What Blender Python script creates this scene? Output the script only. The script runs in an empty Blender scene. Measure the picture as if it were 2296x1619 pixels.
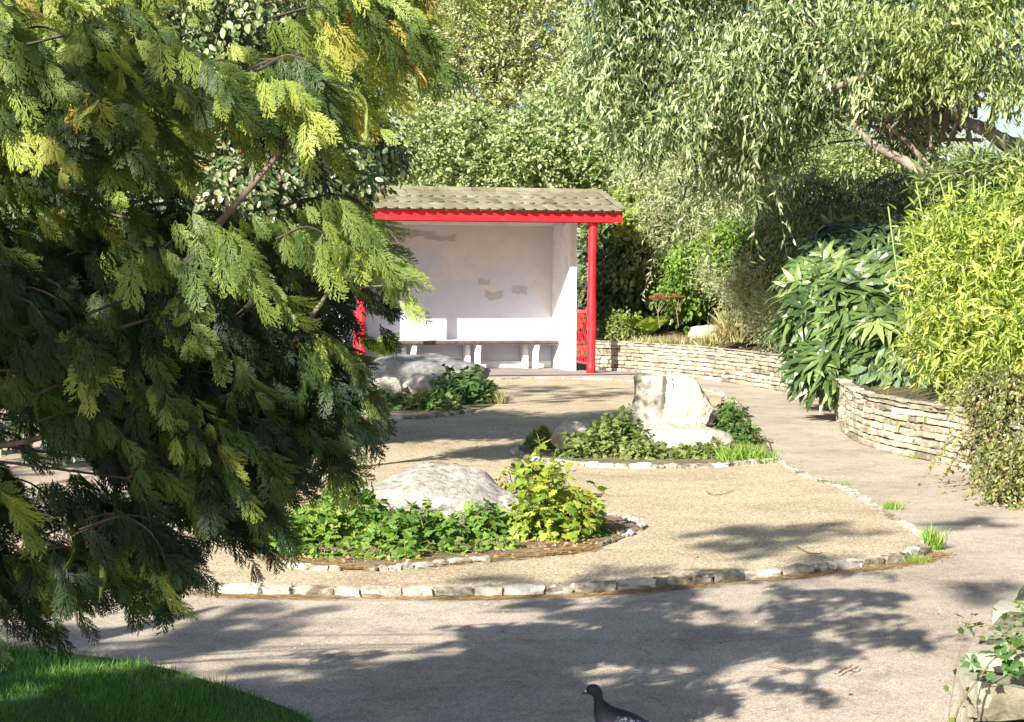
import bpy, math, random
import numpy as np
from mathutils import Vector, Matrix, noise as mnoise

rng = np.random.default_rng(11)
random.seed(11)
SC = bpy.context.scene
COL = SC.collection
R_ = math.radians

# ------------------------------------------------------------------ camera
FPX, CX, CY, HOR = 4300.0, 1148.0, 809.5, 607.0      # survey of the photo (in px of a 2296 px wide view)
H = 1.5
PITCH = math.atan((CY - HOR) / FPX)
ROLL = R_(0.28)
CAM_R = Matrix.Rotation(math.pi/2 - PITCH, 3, 'X') @ Matrix.Rotation(ROLL, 3, 'Z')
cam_d = bpy.data.cameras.new('camera'); cam = bpy.data.objects.new('camera', cam_d); COL.objects.link(cam)
cam.location = (0, 0, H); cam.rotation_euler = CAM_R.to_euler()
cam_d.sensor_width = 36; cam_d.lens = 36*FPX/2296; cam_d.clip_end = 2000; cam_d.clip_start = 0.05
SC.camera = cam

def ray(x, y):
    return CAM_R @ Vector(((x-CX)/FPX, (CY-y)/FPX, -1))
def G(x, y, z=0.0):
    d = ray(x, y); t = (z-H)/d.z
    return Vector((d.x*t, d.y*t, z))
def P(x, y, Y):
    d = ray(x, y); t = Y/d.y
    return Vector((d.x*t, Y, H + d.z*t))

# ------------------------------------------------------------------ sun direction (travel direction of the light)
AZ, EL = R_(31.3), R_(29.5)
SUNH = np.array([math.sin(AZ), math.cos(AZ)])            # horizontal travel direction
TE = math.tan(EL)

# ------------------------------------------------------------------ mesh tools
def npv(v): return np.array(v, dtype=np.float64)
class MB:
    def __init__(s): s.V=[]; s.L=[]; s.N=[]; s.T=[]; s.o=0
    def add(s, v, faces, tint=0.5):
        v = np.asarray(v, dtype=np.float64).reshape(-1, 3)
        for f in faces:
            f = np.asarray(f, dtype=np.int64)
            if f.size == 0: continue
            if f.ndim == 1: f = f[None, :]
            s.L.append((f + s.o).ravel()); s.N.append(np.full(len(f), f.shape[1]))
        s.V.append(v); s.o += len(v)
        s.T.append(np.full(len(v), tint) if np.isscalar(tint) else np.asarray(tint))
    def box(s, c, h, M=None, tint=.5, jit=0.0):
        v = np.array([[x,y,z] for x in (-1,1) for y in (-1,1) for z in (-1,1)], float)*np.array(h)
        if jit: v += rng.normal(0, jit, v.shape)
        if M is not None: v = v @ np.array(M)[:3,:3].T
        s.add(v + npv(c), [[(0,1,3,2),(4,6,7,5),(0,4,5,1),(2,3,7,6),(0,2,6,4),(1,5,7,3)]], tint)
    def tube(s, pts, rad, n=7, tint=.5, cap=True, wob=0.0):
        pts = np.array([list(p) for p in pts], float); m = len(pts)
        rad = np.broadcast_to(np.asarray(rad, float), (m,))
        t = np.gradient(pts, axis=0); t /= np.linalg.norm(t, axis=1)[:,None] + 1e-9
        up = np.array([0,0,1.]) if abs(t[0,2]) < .9 else np.array([1.,0,0])
        V = []
        a = np.arange(n)*2*math.pi/n
        for i in range(m):
            x = np.cross(up, t[i]); x /= np.linalg.norm(x)+1e-9; y = np.cross(t[i], x); up = y if abs(np.dot(y,t[i]))<.9 else up
            up = np.cross(t[i], x); 
            r = rad[i]*(1+ (rng.normal(0, wob, n) if wob else 0))
            V.append(pts[i] + (np.cos(a)*r)[:,None]*x + (np.sin(a)*r)[:,None]*y)
        V = np.concatenate(V)
        F = [(i*n+j, i*n+(j+1)%n, (i+1)*n+(j+1)%n, (i+1)*n+j) for i in range(m-1) for j in range(n)]
        fs = [F]
        if cap: fs += [[tuple(range(n))[::-1]], [tuple((m-1)*n+j for j in range(n))]]
        s.add(V, fs, tint)
    def scatter(s, T, pos, R, sc, tint):
        tv, tf = T
        pos = np.asarray(pos); n = len(pos)
        if n == 0: return
        sc = np.broadcast_to(np.asarray(sc, float), (n,))
        V = np.einsum('nij,vj->nvi', R, tv)*sc[:,None,None] + pos[:,None,:]
        k = len(tv)
        off = (np.arange(n)*k)[:,None,None] + s.o
        for f in tf:
            f = np.asarray(f)
            F = (f[None] + off).reshape(-1, f.shape[1])
            s.L.append(F.ravel()); s.N.append(np.full(len(F), f.shape[1]))
        s.V.append(V.reshape(-1,3)); s.o += n*k
        s.T.append(np.repeat(np.broadcast_to(np.asarray(tint,float),(n,)), k))
    def build(s, name, mat, parent=None, smooth=False, loc=None):
        me = bpy.data.meshes.new(name)
        V = np.concatenate(s.V); L = np.concatenate(s.L); N = np.concatenate(s.N); T = np.concatenate(s.T)
        if loc is not None: V = V - npv(loc)
        me.vertices.add(len(V)); me.vertices.foreach_set('co', V.astype(np.float32).ravel())
        me.loops.add(len(L)); me.loops.foreach_set('vertex_index', L.astype(np.int32))
        me.polygons.add(len(N)); me.polygons.foreach_set('loop_start', np.concatenate([[0], np.cumsum(N)[:-1]]).astype(np.int32))
        me.update(calc_edges=True)
        at = me.attributes.new('tint', 'FLOAT', 'POINT'); at.data.foreach_set('value', T.astype(np.float32))
        me.polygons.foreach_set('use_smooth', np.full(len(N), bool(smooth)))
        me.materials.append(mat)
        o = bpy.data.objects.new(name, me); COL.objects.link(o)
        if parent is not None: o.parent = parent
        if loc is not None: o.location = loc
        return o
def tag(o, label=None, cat=None, group=None, kind=None):
    if label: o['label'] = label
    if cat: o['category'] = cat
    if group: o['group'] = group
    if kind: o['kind'] = kind
    return o
def thing(name, label, cat, loc=(0,0,0), group=None):
    o = bpy.data.objects.new(name, None); COL.objects.link(o); o.location = loc; o.empty_display_size = .1
    return tag(o, label, cat, group)
def frames(tip, nrm):
    y = tip/(np.linalg.norm(tip,axis=1)[:,None]+1e-9)
    z = nrm - (nrm*y).sum(1)[:,None]*y; z /= np.linalg.norm(z,axis=1)[:,None]+1e-9
    x = np.cross(y, z)
    return np.stack([x,y,z], axis=2)
def unit(n):
    v = rng.normal(size=(n,3)); return v/np.linalg.norm(v,axis=1)[:,None]
def crom(pts, k=8):
    pts = [np.array(list(p), float) for p in pts]
    q = [2*pts[0]-pts[1]] + pts + [2*pts[-1]-pts[-2]]
    out = []
    for i in range(1, len(q)-2):
        for j in range(k):
            t = j/k
            out.append(.5*((2*q[i]) + (-q[i-1]+q[i+1])*t + (2*q[i-1]-5*q[i]+4*q[i+1]-q[i+2])*t*t + (-q[i-1]+3*q[i]-3*q[i+1]+q[i+2])*t**3))
    out.append(pts[-1]); return np.array(out)
def resample(pts, step):
    pts = np.asarray(pts, float); d = np.r_[0, np.cumsum(np.linalg.norm(np.diff(pts,axis=0),axis=1))]
    s = np.arange(0, d[-1], step)
    return np.stack([np.interp(s, d, pts[:,i]) for i in range(pts.shape[1])], 1), s
def inpoly(x, y, poly):
    poly = np.array(poly, float); r = np.zeros(len(x), bool); j = len(poly)-1
    for i in range(len(poly)):
        xi, yi = poly[i]; xj, yj = poly[j]
        c = ((yi > y) != (yj > y)) & (x < (xj-xi)*(y-yi)/(yj-yi+1e-12)+xi); r ^= c; j = i
    return r
def polysample(poly, n):
    p = np.array(poly, float); a, b = p.min(0), p.max(0); X = []; 
    got = 0
    while got < n:
        q = rng.uniform(a, b, (n*2, 2)); q = q[inpoly(q[:,0], q[:,1], poly)]; X.append(q); got += len(q)
    return np.concatenate(X)[:n]

# ------------------------------------------------------------------ materials
def new_mat(name):
    m = bpy.data.materials.new(name); m.use_nodes = True
    nt = m.node_tree; b = nt.nodes['Principled BSDF']; return m, nt, b
def ramp(nt, stops, fac=None, interp='LINEAR'):
    r = nt.nodes.new('ShaderNodeValToRGB'); cr = r.color_ramp; cr.interpolation = interp
    while len(cr.elements) < len(stops): cr.elements.new(.5)
    for e, (p, c) in zip(cr.elements, stops): e.position = p; e.color = (*c, 1)
    if fac is not None: nt.links.new(fac, r.inputs[0])
    return r.outputs[0]
def nz(nt, scale, detail=4, rough=.6, vec=None, dist=0):
    n = nt.nodes.new('ShaderNodeTexNoise'); n.inputs['Scale'].default_value = scale; n.inputs['Detail'].default_value = detail
    n.inputs['Roughness'].default_value = rough; n.inputs['Distortion'].default_value = dist
    if vec is None:
        tc = nt.nodes.new('ShaderNodeTexCoord'); vec = tc.outputs['Object']
    nt.links.new(vec, n.inputs['Vector']); return n.outputs['Fac']
def voro(nt, scale, out='Color', feature='F1'):
    n = nt.nodes.new('ShaderNodeTexVoronoi'); n.feature = feature; n.inputs['Scale'].default_value = scale
    tc = nt.nodes.new('ShaderNodeTexCoord'); nt.links.new(tc.outputs['Object'], n.inputs['Vector']); return n.outputs[out]
def mixc(nt, a, b, fac, mode='MIX'):
    n = nt.nodes.new('ShaderNodeMix'); n.data_type = 'RGBA'; n.blend_type = mode
    for s, v in ((n.inputs[0], fac), (n.inputs[6], a), (n.inputs[7], b)):
        if hasattr(v, 'links') or isinstance(v, bpy.types.NodeSocket): nt.links.new(v, s)
        elif isinstance(v, tuple): s.default_value = (*v, 1) if len(v) == 3 else v
        else: s.default_value = v
    return n.outputs[2]
def math_(nt, op, a, b=0.0, clamp=False):
    n = nt.nodes.new('ShaderNodeMath'); n.operation = op; n.use_clamp = clamp
    for i, v in enumerate((a, b)):
        if isinstance(v, bpy.types.NodeSocket): nt.links.new(v, n.inputs[i])
        else: n.inputs[i].default_value = v
    return n.outputs[0]
def bump(nt, b, h, strength=.4, dist=.01):
    n = nt.nodes.new('ShaderNodeBump'); n.inputs['Strength'].default_value = strength; n.inputs['Distance'].default_value = dist
    nt.links.new(h, n.inputs['Height']); nt.links.new(n.outputs[0], b.inputs['Normal'])
def attr(nt, name='tint'):
    n = nt.nodes.new('ShaderNodeAttribute'); n.attribute_name = name; return n.outputs['Fac']

def leaf_mat(name, stops, rough=.5, trans=.3, spec=.4, rnd=.25, tcol=(1.2,1.2,.6)):
    """leaf: own colour per clump (tint) and per leaf (island), a little light passes through"""
    m, nt, b = new_mat(name)
    g = nt.nodes.new('ShaderNodeNewGeometry')
    f = math_(nt, 'ADD', attr(nt), math_(nt, 'MULTIPLY', math_(nt, 'SUBTRACT', g.outputs['Random Per Island'], .5), rnd), True)
    c = ramp(nt, stops, f)
    nt.links.new(c, b.inputs['Base Color']); b.inputs['Roughness'].default_value = rough
    b.inputs['Specular IOR Level'].default_value = spec
    t = nt.nodes.new('ShaderNodeBsdfTranslucent'); nt.links.new(mixc(nt, c, tcol, 1.0, 'MULTIPLY'), t.inputs['Color'])
    mx = nt.nodes.new('ShaderNodeMixShader'); mx.inputs[0].default_value = trans
    nt.links.new(b.outputs[0], mx.inputs[1]); nt.links.new(t.outputs[0], mx.inputs[2])
    nt.links.new(mx.outputs[0], nt.nodes['Material Output'].inputs['Surface'])
    return m
def noisy_mat(name, stops, scale=6, rough=.85, bs=.4, bd=.01, scale2=60, tintmix=0, spec=.3, detail=8):
    m, nt, b = new_mat(name)
    f = nz(nt, scale, detail, .65)
    if tintmix:
        f = math_(nt, 'ADD', f, math_(nt, 'MULTIPLY', math_(nt, 'SUBTRACT', attr(nt), .5), tintmix), True)
    nt.links.new(ramp(nt, stops, f), b.inputs['Base Color'])
    b.inputs['Roughness'].default_value = rough; b.inputs['Specular IOR Level'].default_value = spec
    bump(nt, b, nz(nt, scale2, 6, .7), bs, bd)
    return m

M = {}
# ground surfaces
def path_mat():
    m, nt, b = new_mat('worn_asphalt')
    big = nz(nt, .8, 6, .6); mid = nz(nt, 7, 6, .7)
    c = ramp(nt, [(.3,(.36,.31,.245)),(.5,(.44,.38,.315)),(.7,(.51,.445,.375))], big)
    c = mixc(nt, c, ramp(nt, [(.3,(.62,.60,.60)),(.5,(1,1,1)),(.72,(1.12,1.1,1.06))], mid), .5, 'MULTIPLY')
    sp = voro(nt, 190)
    bw = nt.nodes.new('ShaderNodeRGBToBW'); nt.links.new(sp, bw.inputs[0])
    c = mixc(nt, c, ramp(nt, [(.12,(.38,.36,.36)),(.4,(.85,.84,.84)),(.6,(1.05,1.05,1.02)),(.85,(1.4,1.36,1.3))], bw.outputs[0]), .75, 'MULTIPLY')
    # hairline cracks
    vc = nt.nodes.new('ShaderNodeTexVoronoi'); vc.feature = 'DISTANCE_TO_EDGE'; vc.inputs['Scale'].default_value = 1.1
    tc = nt.nodes.new('ShaderNodeTexCoord'); nn = nt.nodes.new('ShaderNodeTexNoise'); nn.inputs['Scale'].default_value = 5; nn.inputs['Detail'].default_value = 6
    nt.links.new(tc.outputs['Object'], nn.inputs['Vector'])
    va = nt.nodes.new('ShaderNodeVectorMath'); va.operation = 'MULTIPLY_ADD'; va.inputs[1].default_value = (.35,.35,.35)
    nt.links.new(nn.outputs['Color'], va.inputs[0]); nt.links.new(tc.outputs['Object'], va.inputs[2]); nt.links.new(va.outputs[0], vc.inputs['Vector'])
    cr = ramp(nt, [(0,(.25,.24,.24)),(.006,(.6,.6,.6)),(.012,(1,1,1))], vc.outputs['Distance'])
    c = mixc(nt, c, cr, .3, 'MULTIPLY')
    c = mixc(nt, c, ramp(nt, [(.36,(.62,.60,.56)),(.47,(.93,.92,.9)),(.6,(1.05,1.04,1.02))], nz(nt, 1.9, 9, .72, dist=.6)), .6, 'MULTIPLY')
    nt.links.new(c, b.inputs['Base Color']); b.inputs['Roughness'].default_value = .9; b.inputs['Specular IOR Level'].default_value = .25
    bump(nt, b, bw.outputs[0], .35, .004); return m
def gravel_mat():
    m, nt, b = new_mat('bonded_gravel')
    big = nz(nt, .9, 6, .6)
    c = ramp(nt, [(.3,(.37,.31,.215)),(.5,(.46,.39,.28)),(.7,(.53,.455,.335))], big)
    sp = voro(nt, 115); bw = nt.nodes.new('ShaderNodeRGBToBW'); nt.links.new(sp, bw.inputs[0])
    c = mixc(nt, c, ramp(nt, [(.15,(.42,.38,.34)),(.38,(.85,.8,.75)),(.6,(1.08,1.05,1)),(.85,(1.6,1.55,1.45))], bw.outputs[0]), .85, 'MULTIPLY')
    c = mixc(nt, c, ramp(nt, [(.35,(.62,.60,.57)),(.5,(1,1,1))], nz(nt, 2.6, 9, .72, dist=.5)), .5, 'MULTIPLY')
    nt.links.new(c, b.inputs['Base Color']); b.inputs['Roughness'].default_value = .85; b.inputs['Specular IOR Level'].default_value = .3
    bump(nt, b, voro(nt, 115, 'Distance'), .6, .005); return m
M['path'] = path_mat(); M['gravel'] = gravel_mat()
M['soil'] = noisy_mat('leaf_litter_soil', [(.3,(.09,.065,.04)),(.5,(.20,.15,.095)),(.7,(.34,.27,.18))], 14, .95, .8, .02, 40)
M['bedsoil'] = noisy_mat('bed_soil', [(.3,(.05,.04,.02)),(.5,(.12,.10,.05)),(.7,(.24,.22,.10))], 5, .95, .8, .03, 30)
M['paving'] = noisy_mat('shelter_paving', [(.3,(.17,.15,.15)),(.5,(.26,.23,.22)),(.7,(.34,.31,.29))], 2.5, .9, .3, .005, 70)
M['kerb'] = noisy_mat('limestone_kerb', [(.30,(.14,.115,.075)),(.45,(.33,.30,.24)),(.58,(.48,.45,.39)),(.78,(.62,.60,.55))], 16, .85, .8, .012, 45, .35)
M['rock'] = noisy_mat('pale_limestone', [(.24,(.16,.14,.10)),(.36,(.44,.40,.32)),(.55,(.57,.53,.45)),(.75,(.68,.65,.57))], 13, .9, 1.0, .04, 16)
M['rockwarm'] = noisy_mat('pitted_limestone', [(.30,(.13,.11,.09)),(.41,(.33,.30,.265)),(.55,(.47,.435,.39)),(.75,(.64,.60,.56))], 14, .9, 1.0, .04, 18)
M['rockgrey'] = noisy_mat('grey_lichen_rock', [(.25,(.10,.10,.10)),(.45,(.20,.205,.20)),(.62,(.28,.28,.27)),(.72,(.45,.44,.40))], 16, .9, 1.0, .02, 30)
M['wallstone'] = noisy_mat('coursed_sandstone', [(.2,(.17,.145,.10)),(.42,(.34,.30,.225)),(.6,(.47,.42,.33)),(.8,(.58,.53,.44))], 9, .9, .6, .008, 70, .5)
M['wallgap'] = noisy_mat('wall_joint_earth', [(.3,(.06,.045,.03)),(.7,(.14,.11,.07))], 20)
M['mossstone'] = noisy_mat('mossy_wall_stone', [(.25,(.05,.045,.03)),(.42,(.15,.14,.095)),(.57,(.25,.235,.17)),(.78,(.40,.38,.30))], 11, .92, 1.0, .012, 50, .7)
M['bark'] = noisy_mat('grey_brown_bark', [(.3,(.08,.06,.045)),(.5,(.17,.13,.10)),(.7,(.30,.25,.20))], 14, .9, .8, .01, 40)
M['barkpale'] = noisy_mat('pale_peeling_bark', [(.3,(.13,.095,.07)),(.5,(.25,.205,.165)),(.7,(.42,.37,.31))], 7, .85, .5, .01, 30)
M['barkdark'] = noisy_mat('dark_bark', [(.3,(.035,.028,.022)),(.5,(.07,.055,.045)),(.7,(.13,.10,.085))], 14, .9, .8, .01, 40)
M['twig'] = noisy_mat('dry_twig', [(.3,(.12,.08,.05)),(.6,(.26,.19,.12))], 30)
M['red'] = noisy_mat('red_gloss_paint', [(.27,(.30,.02,.02)),(.36,(.60,.014,.022)),(.55,(.72,.02,.032)),(.68,(.62,.03,.04)),(.76,(.74,.10,.09))], 9, .42, .3, .004, 30, spec=.5)
M['tile'] = noisy_mat('mossy_concrete_tile', [(.28,(.11,.10,.05)),(.43,(.185,.17,.105)),(.6,(.235,.22,.15)),(.78,(.31,.29,.22))], 5, .95, .5, .006, 60, .35)
M['benchwood'] = noisy_mat('dark_bench_board', [(.3,(.07,.05,.055)),(.6,(.13,.10,.10))], 12, .6)

# ------------------------------------------------------------------ leaf templates (tip +Y, normal +Z)
def t_diamond(w=.22, droop=.12):
    v = np.array([[0,0,0],[-w/2,.42,-droop*.2],[0,1,-droop],[w/2,.42,-droop*.2]]); return v, [np.array([[0,3,2,1]])]
def t_lance(w=.2, droop=.25, fold=.03):
    def z(y): return -droop*y*y
    v = np.array([[0,0,0],[-w/2,.3,z(.3)+fold],[0,.3,z(.3)],[w/2,.3,z(.3)+fold],[-w*.36,.68,z(.68)+fold],[0,.68,z(.68)],[w*.36,.68,z(.68)+fold],[0,1,z(1)]])
    return v, [np.array([[0,2,1],[0,3,2],[4,5,7],[5,6,7]]), np.array([[1,2,5,4],[2,3,6,5]])]
def t_oval(w=.6, fold=.06, droop=.15):
    ys = [.12,.4,.7,.9]; ws = [.28,.5,.40,.2]
    v = [[0,0,0]]
    for y, q in zip(ys, ws): v += [[-w*q, y, fold-droop*y*y], [0, y, -droop*y*y], [w*q, y, fold-droop*y*y]]
    v.append([0,1,-droop]); v = np.array(v); tri = [[0,2,1],[0,3,2],[10,11,13],[11,12,13]]; q = []
    for i in range(3):
        a = 1+i*3; q += [[a,a+1,a+4,a+3],[a+1,a+2,a+5,a+4]]
    return v, [np.array(tri), np.array(q)]
def t_lobed(dip=.05, curl=.12):
    o = [(0,0),(.18,-.06),(.42,.0),(.38,.18),(.55,.40),(.34,.46),(.26,.62),(.12,.72),(0,1.0)]
    pts = o + [(-x,y) for x,y in o[-2:0:-1]]
    v = [[0,.36,0]] + [[x, y, -curl*(x*x+ (y-.36)**2)+ (.02 if i%2 else -dip*.4)] for i,(x,y) in enumerate(pts)]
    n = len(pts); return np.array(v), [np.array([[0,1+i,1+(i+1)%n] for i in range(n)])]
def t_palmate(n=8, cup=.18):
    """a big hand-shaped leaf: lobes joined round the stalk"""
    v = [[0,0,0]]; tri = []; q = []
    A = np.linspace(-2.35, 2.35, n)
    for a in A:
        L = .52 + .14*math.cos(a*.6); 
        def pt(r, s, zz): return [r*math.sin(a)+s*math.cos(a), r*math.cos(a)-s*math.sin(a), zz]
        b = len(v)
        v += [pt(.20,-.055,-.01), pt(.20,.055,-.01), pt(.36,-.095,-.02-cup*.1), pt(.36,0,-.045-cup*.1), pt(.36,.095,-.02-cup*.1), pt(L,-.045,-.07-cup*.5), pt(L,.045,-.07-cup*.5), pt(L+.13,0,-.12-cup)]
        tri += [[0,b+1,b],[b+5,b+6,b+7],[b,b+3,b+2],[b,b+1,b+3],[b+1,b+4,b+3],[b+2,b+3,b+5],[b+3,b+6,b+5],[b+3,b+4,b+6]]
    for i in range(n-1):
        b = 1+i*8; c = b+8; tri.append([0, c, b+1])
    return np.array(v), [np.array(tri)]
def t_spray(seed, L=1.0, step=.06, sub=.045, w=.014, droop=.35, wide=.5):
    r = np.random.default_rng(seed); V = []; F = []
    def seg(p, d, l, ww, z=0):
        n = np.array([-d[1], d[0]]); b = len(V)
        m = p+d*l*.55; e = p+d*l
        V.extend([[*(p-n*ww*.5),z],[*(p+n*ww*.5),z],[*(m+n*ww*.6),z],[*e,z],[*(m-n*ww*.6),z]])
        F.append([b,b+1,b+2,b+3,b+4])
    seg(np.array([0,0.]), np.array([0,1.]), L, w*1.1)
    y = .04; side = 1
    while y < L*.95:
        t = y/L; l = wide*1.55*(1-t)**.85*(.55+.45*min(1,t*4))*r.uniform(.7,1.15)+.03
        a = R_(r.uniform(20,38)+10*t)*side; d = np.array([math.sin(a), math.cos(a)]); p = np.array([0,y])
        zz = r.normal(0,.02)
        seg(p, d, l, w*1.05, zz)
        s = sub*.8; sd = 1
        while s < l*.95:
            ll = (.05+.17*(1-s/l)*min(1,l*2))*r.uniform(.6,1.2); aa = a + R_(30)*sd*r.uniform(.7,1.2)
            seg(p+d*s, np.array([math.sin(aa),math.cos(aa)]), ll, w, zz + r.normal(0,.012))
            s += sub*.5; sd = -sd
        y += step*.5; side = -side
    V = np.array(V); V[:,2] -= droop*(V[:,1]**2)*.8 + droop*.9*(V[:,0]**2)
    return V, [np.array(F)]
def t_blade(w=.06, droop=.35):
    return np.array([[-w/2,0,0],[w/2,0,0],[w*.4,.5,-droop*.2],[-w*.4,.5,-droop*.2],[0,1,-droop]]), [np.array([[0,1,2,3]]), np.array([[3,2,4]])]
def t_fern(n=14):
    V=[];F=[]
    def z(y): return -.35*y*y+.12*y
    V += [[-.008,0,0],[.008,0,0],[.006,.5,z(.5)],[-.006,.5,z(.5)],[0,1,z(1)]]; F4=[[0,1,2,3]]; F3=[[3,2,4]]
    for i in range(n):
        y = .12+.85*i/n; l = .24*math.sin(math.pi*min(1,(.25+.8*i/n)))+.03
        for s in (-1,1):
            b=len(V); V += [[0,y,z(y)],[s*l*.5,y+.02+l*.2,z(y)+.0],[s*l,y+l*.35,z(y)-.02],[s*l*.5,y-.025+l*.2,z(y)-.01]]; F4.append([b,b+1,b+2,b+3])
    return np.array(V),[np.array(F4),np.array(F3)]
T_DIA, T_DIAN, T_LAN, T_LANW = t_diamond(.42), t_diamond(.2), t_lance(.19), t_lance(.32,.3)
T_LAN2 = t_lance(.24,.3)
T_OVAL, T_LOBE, T_PALM, T_BLADE, T_FERN = t_oval(), t_lobed(), t_palmate(), t_blade(), t_fern()
SPR = [t_spray(s, step=st, sub=.075, w=.021, wide=wd, L=1, droop=dr) for s,st,wd,dr in ((1,.12,.42,.3),(2,.13,.5,.5),(3,.12,.36,.2),(4,.14,.46,.4),(5,.15,.55,.6))]
SPRC = [t_spray(s, step=.12, sub=.09, w=.03) for s in (7,8)]

# ------------------------------------------------------------------ foliage scattering
def ell(x, y, Y, rx, ry, rd):
    c = P(x, y, Y); k = Y/FPX
    return (np.array(c), np.array([rx*k, rd, ry*k]))
def crown(mb, ells, nclump, per, cr, T, size, mode='out', tint=(.5,.2), hollow=.45, jit=.6, flat=1.0, zmin=None, zstretch=1.0, front=None):
    """clumps of leaves spread in the outer part of ellipsoids; nclump = clumps in all, shared by volume"""
    vol = np.array([np.prod(e[1])**(2/3) for e in ells]); cnt = np.maximum(1, (nclump*vol/vol.sum()).astype(int))
    allc = []
    for (c, r), n in zip(ells, cnt):
        d = unit(n); f = hollow + (1-hollow)*rng.random(n)**.6
        # uneven outline
        ph = rng.uniform(0, 6.28, 4)
        lump = 1 + .22*np.sin(d[:,0]*5+ph[0]) * np.sin(d[:,2]*6+ph[1]) + .09*np.sin(d[:,1]*9+ph[2])
        cc = c + d*r*(f*lump)[:,None]
        if zmin is not None: k = cc[:,2] > zmin; cc, d = cc[k], d[k]
        n = len(cc)
        if n == 0: continue
        allc.append(cc[::max(1, n//40)])
        ct = np.clip(rng.normal(tint[0], tint[1], n), 0, 1)
        N = n*per
        idx = np.repeat(np.arange(n), per)
        off = rng.normal(0, 1, (N,3))*cr*np.array([1,1,zstretch])
        pos = cc[idx] + off
        if zmin is not None: pos[:,2] = np.maximum(pos[:,2], zmin*.3+rng.random(N)*.03)
        od = d[idx]*np.array([1,1,.6]) + off/cr*.25
        if mode == 'hang':
            tip = np.array([0,0,-1.]) + rng.normal(0, .5, (N,3)) + od*.25; nr = od*.5 + rng.normal(0,.8,(N,3))*np.array([1,1,.4])
        elif mode == 'out':
            tip = od + rng.normal(0, jit, (N,3)) + np.array([0,0,-.15]); nr = np.array([0,0,1.])*.7 + od*.6 + rng.normal(0,.45,(N,3))
        elif mode == 'up':
            tip = np.array([0,0,1.]) + od*.8 + rng.normal(0,.3,(N,3)); nr = od + rng.normal(0,.5,(N,3))
        elif mode == 'shingle':   # leaf faces outward, tip hanging
            nr = od + np.array([0,0,.55]) + rng.normal(0,.3,(N,3)); tip = od*.5 + np.array([0,0,-.7]) + rng.normal(0,.45,(N,3))
        else:
            tip = unit(N); nr = unit(N)
        sz = size*rng.uniform(.65,1.2,N)
        mb.scatter(T, pos, frames(tip, nr), sz, np.clip(ct[idx] + rng.normal(0,.05,N), 0, 1))
    return np.concatenate(allc) if allc else np.zeros((0,3))
def plumes(mb, sb, ells, n, L, T, size, k=9, arch=-.6, up=.3, tint=(.5,.2), w=.003, spread=.35, front=True):
    """loose shoots standing out of a crown, each with its own leaves: break up the outline"""
    ar = np.array([e[1][0]*e[1][2] for e in ells]); ar /= ar.sum()
    for e in rng.choice(len(ells), n, p=ar):
        c, r = ells[e]; d = unit(1)[0]
        if front: d[1] = -abs(d[1])
        a = c + d*r*rng.uniform(.75,.98); l = L*rng.uniform(.4,1.2); v = d*np.array([1,.6,.8]) + np.array([0,0,up]) + rng.normal(0,.2,3); v /= np.linalg.norm(v)
        t = np.linspace(0,1,6)[:,None]; pts = a + v*l*t + Z0*arch*l*t**2
        sb.tube(pts, np.linspace(w,w*.3,6), 4, cap=False)
        m = max(3, int(k*l/L)); tt = np.sort(rng.uniform(.1,1,m)); tt[-1] = 1; pos = np.stack([np.interp(tt, t[:,0], pts[:,i]) for i in range(3)],1)
        dirv_ = np.gradient(pts,axis=0); dd = np.stack([np.interp(tt, t[:,0], dirv_[:,i]) for i in range(3)],1); dd /= np.linalg.norm(dd,axis=1)[:,None]
        tip = dd*.7 + rng.normal(0,spread+.25,(m,3)) - Z0*.15; nr = rng.normal(0,.5,(m,3)) + np.array([-.2,-.6,.6])
        mb.scatter(T, pos, frames(tip,nr), size*rng.uniform(.6,1.15,m), np.clip(rng.normal(*tint)+rng.normal(0,.06,m),0,1))
Z0 = np.array([0,0,1.])
def limbs(mb, base, pts, r0, twr=.006, n=18, bend=.15):
    """limbs from a base point out to some of the clumps"""
    if len(pts) == 0: return
    sel = pts[rng.choice(len(pts), min(n, len(pts)), replace=False)]
    base = npv(base)
    for q in sel:
        d = q-base; mid1 = base + d*.35 + np.array([0,0,.18*np.linalg.norm(d)*rng.uniform(.2,1)]) + rng.normal(0,bend*.4,3)
        mid2 = base + d*.72 + np.array([0,0,.10*np.linalg.norm(d)]) + rng.normal(0,bend*.4,3)
        c = crom([base, mid1, mid2, q], 5); mb.tube(c, np.linspace(r0*rng.uniform(.3,.6), twr, len(c)), 5)
def plant(name, label, cat, ells, nclump, per, cr, T, size, mat, mode='out', group=None, trunk=None, bark='bark', r0=.08, nl=14, crown_name='foliage', pl=None, **kw):
    base = trunk[0] if trunk else (ells[0][0][0], ells[0][0][1], 0)
    t = thing(name, label, cat, (0,0,0), group)
    mb = MB(); cl = crown(mb, ells, nclump, per, cr, T, size, mode, **kw)
    if pl:
        pb = MB(); plumes(mb, pb, ells, T=T, size=size, tint=kw.get('tint',(.5,.2)), **pl)
    t.location = tuple(base)
    o = mb.build(crown_name, mat, t, loc=base); o.location = (0,0,0)
    if pl: o = pb.build('shoots', M['twig'], t, loc=base); o.location = (0,0,0)
    if trunk:
        tb = MB(); c = crom(trunk, 6); tb.tube(c, np.linspace(r0, r0*.45, len(c)), 9, wob=.05)
        limbs(tb, c[-1], cl, r0*.8, n=nl); limbs(tb, c[len(c)//2], cl, r0*.6, n=nl//2)
        o = tb.build('trunk', M[bark], t, True, loc=base); o.location = (0,0,0)
    return t
def attach(mb, name, mat, t, smooth=False):
    o = mb.build(name, mat, t, smooth, loc=t.location); o.location = (0,0,0); return o

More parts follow.
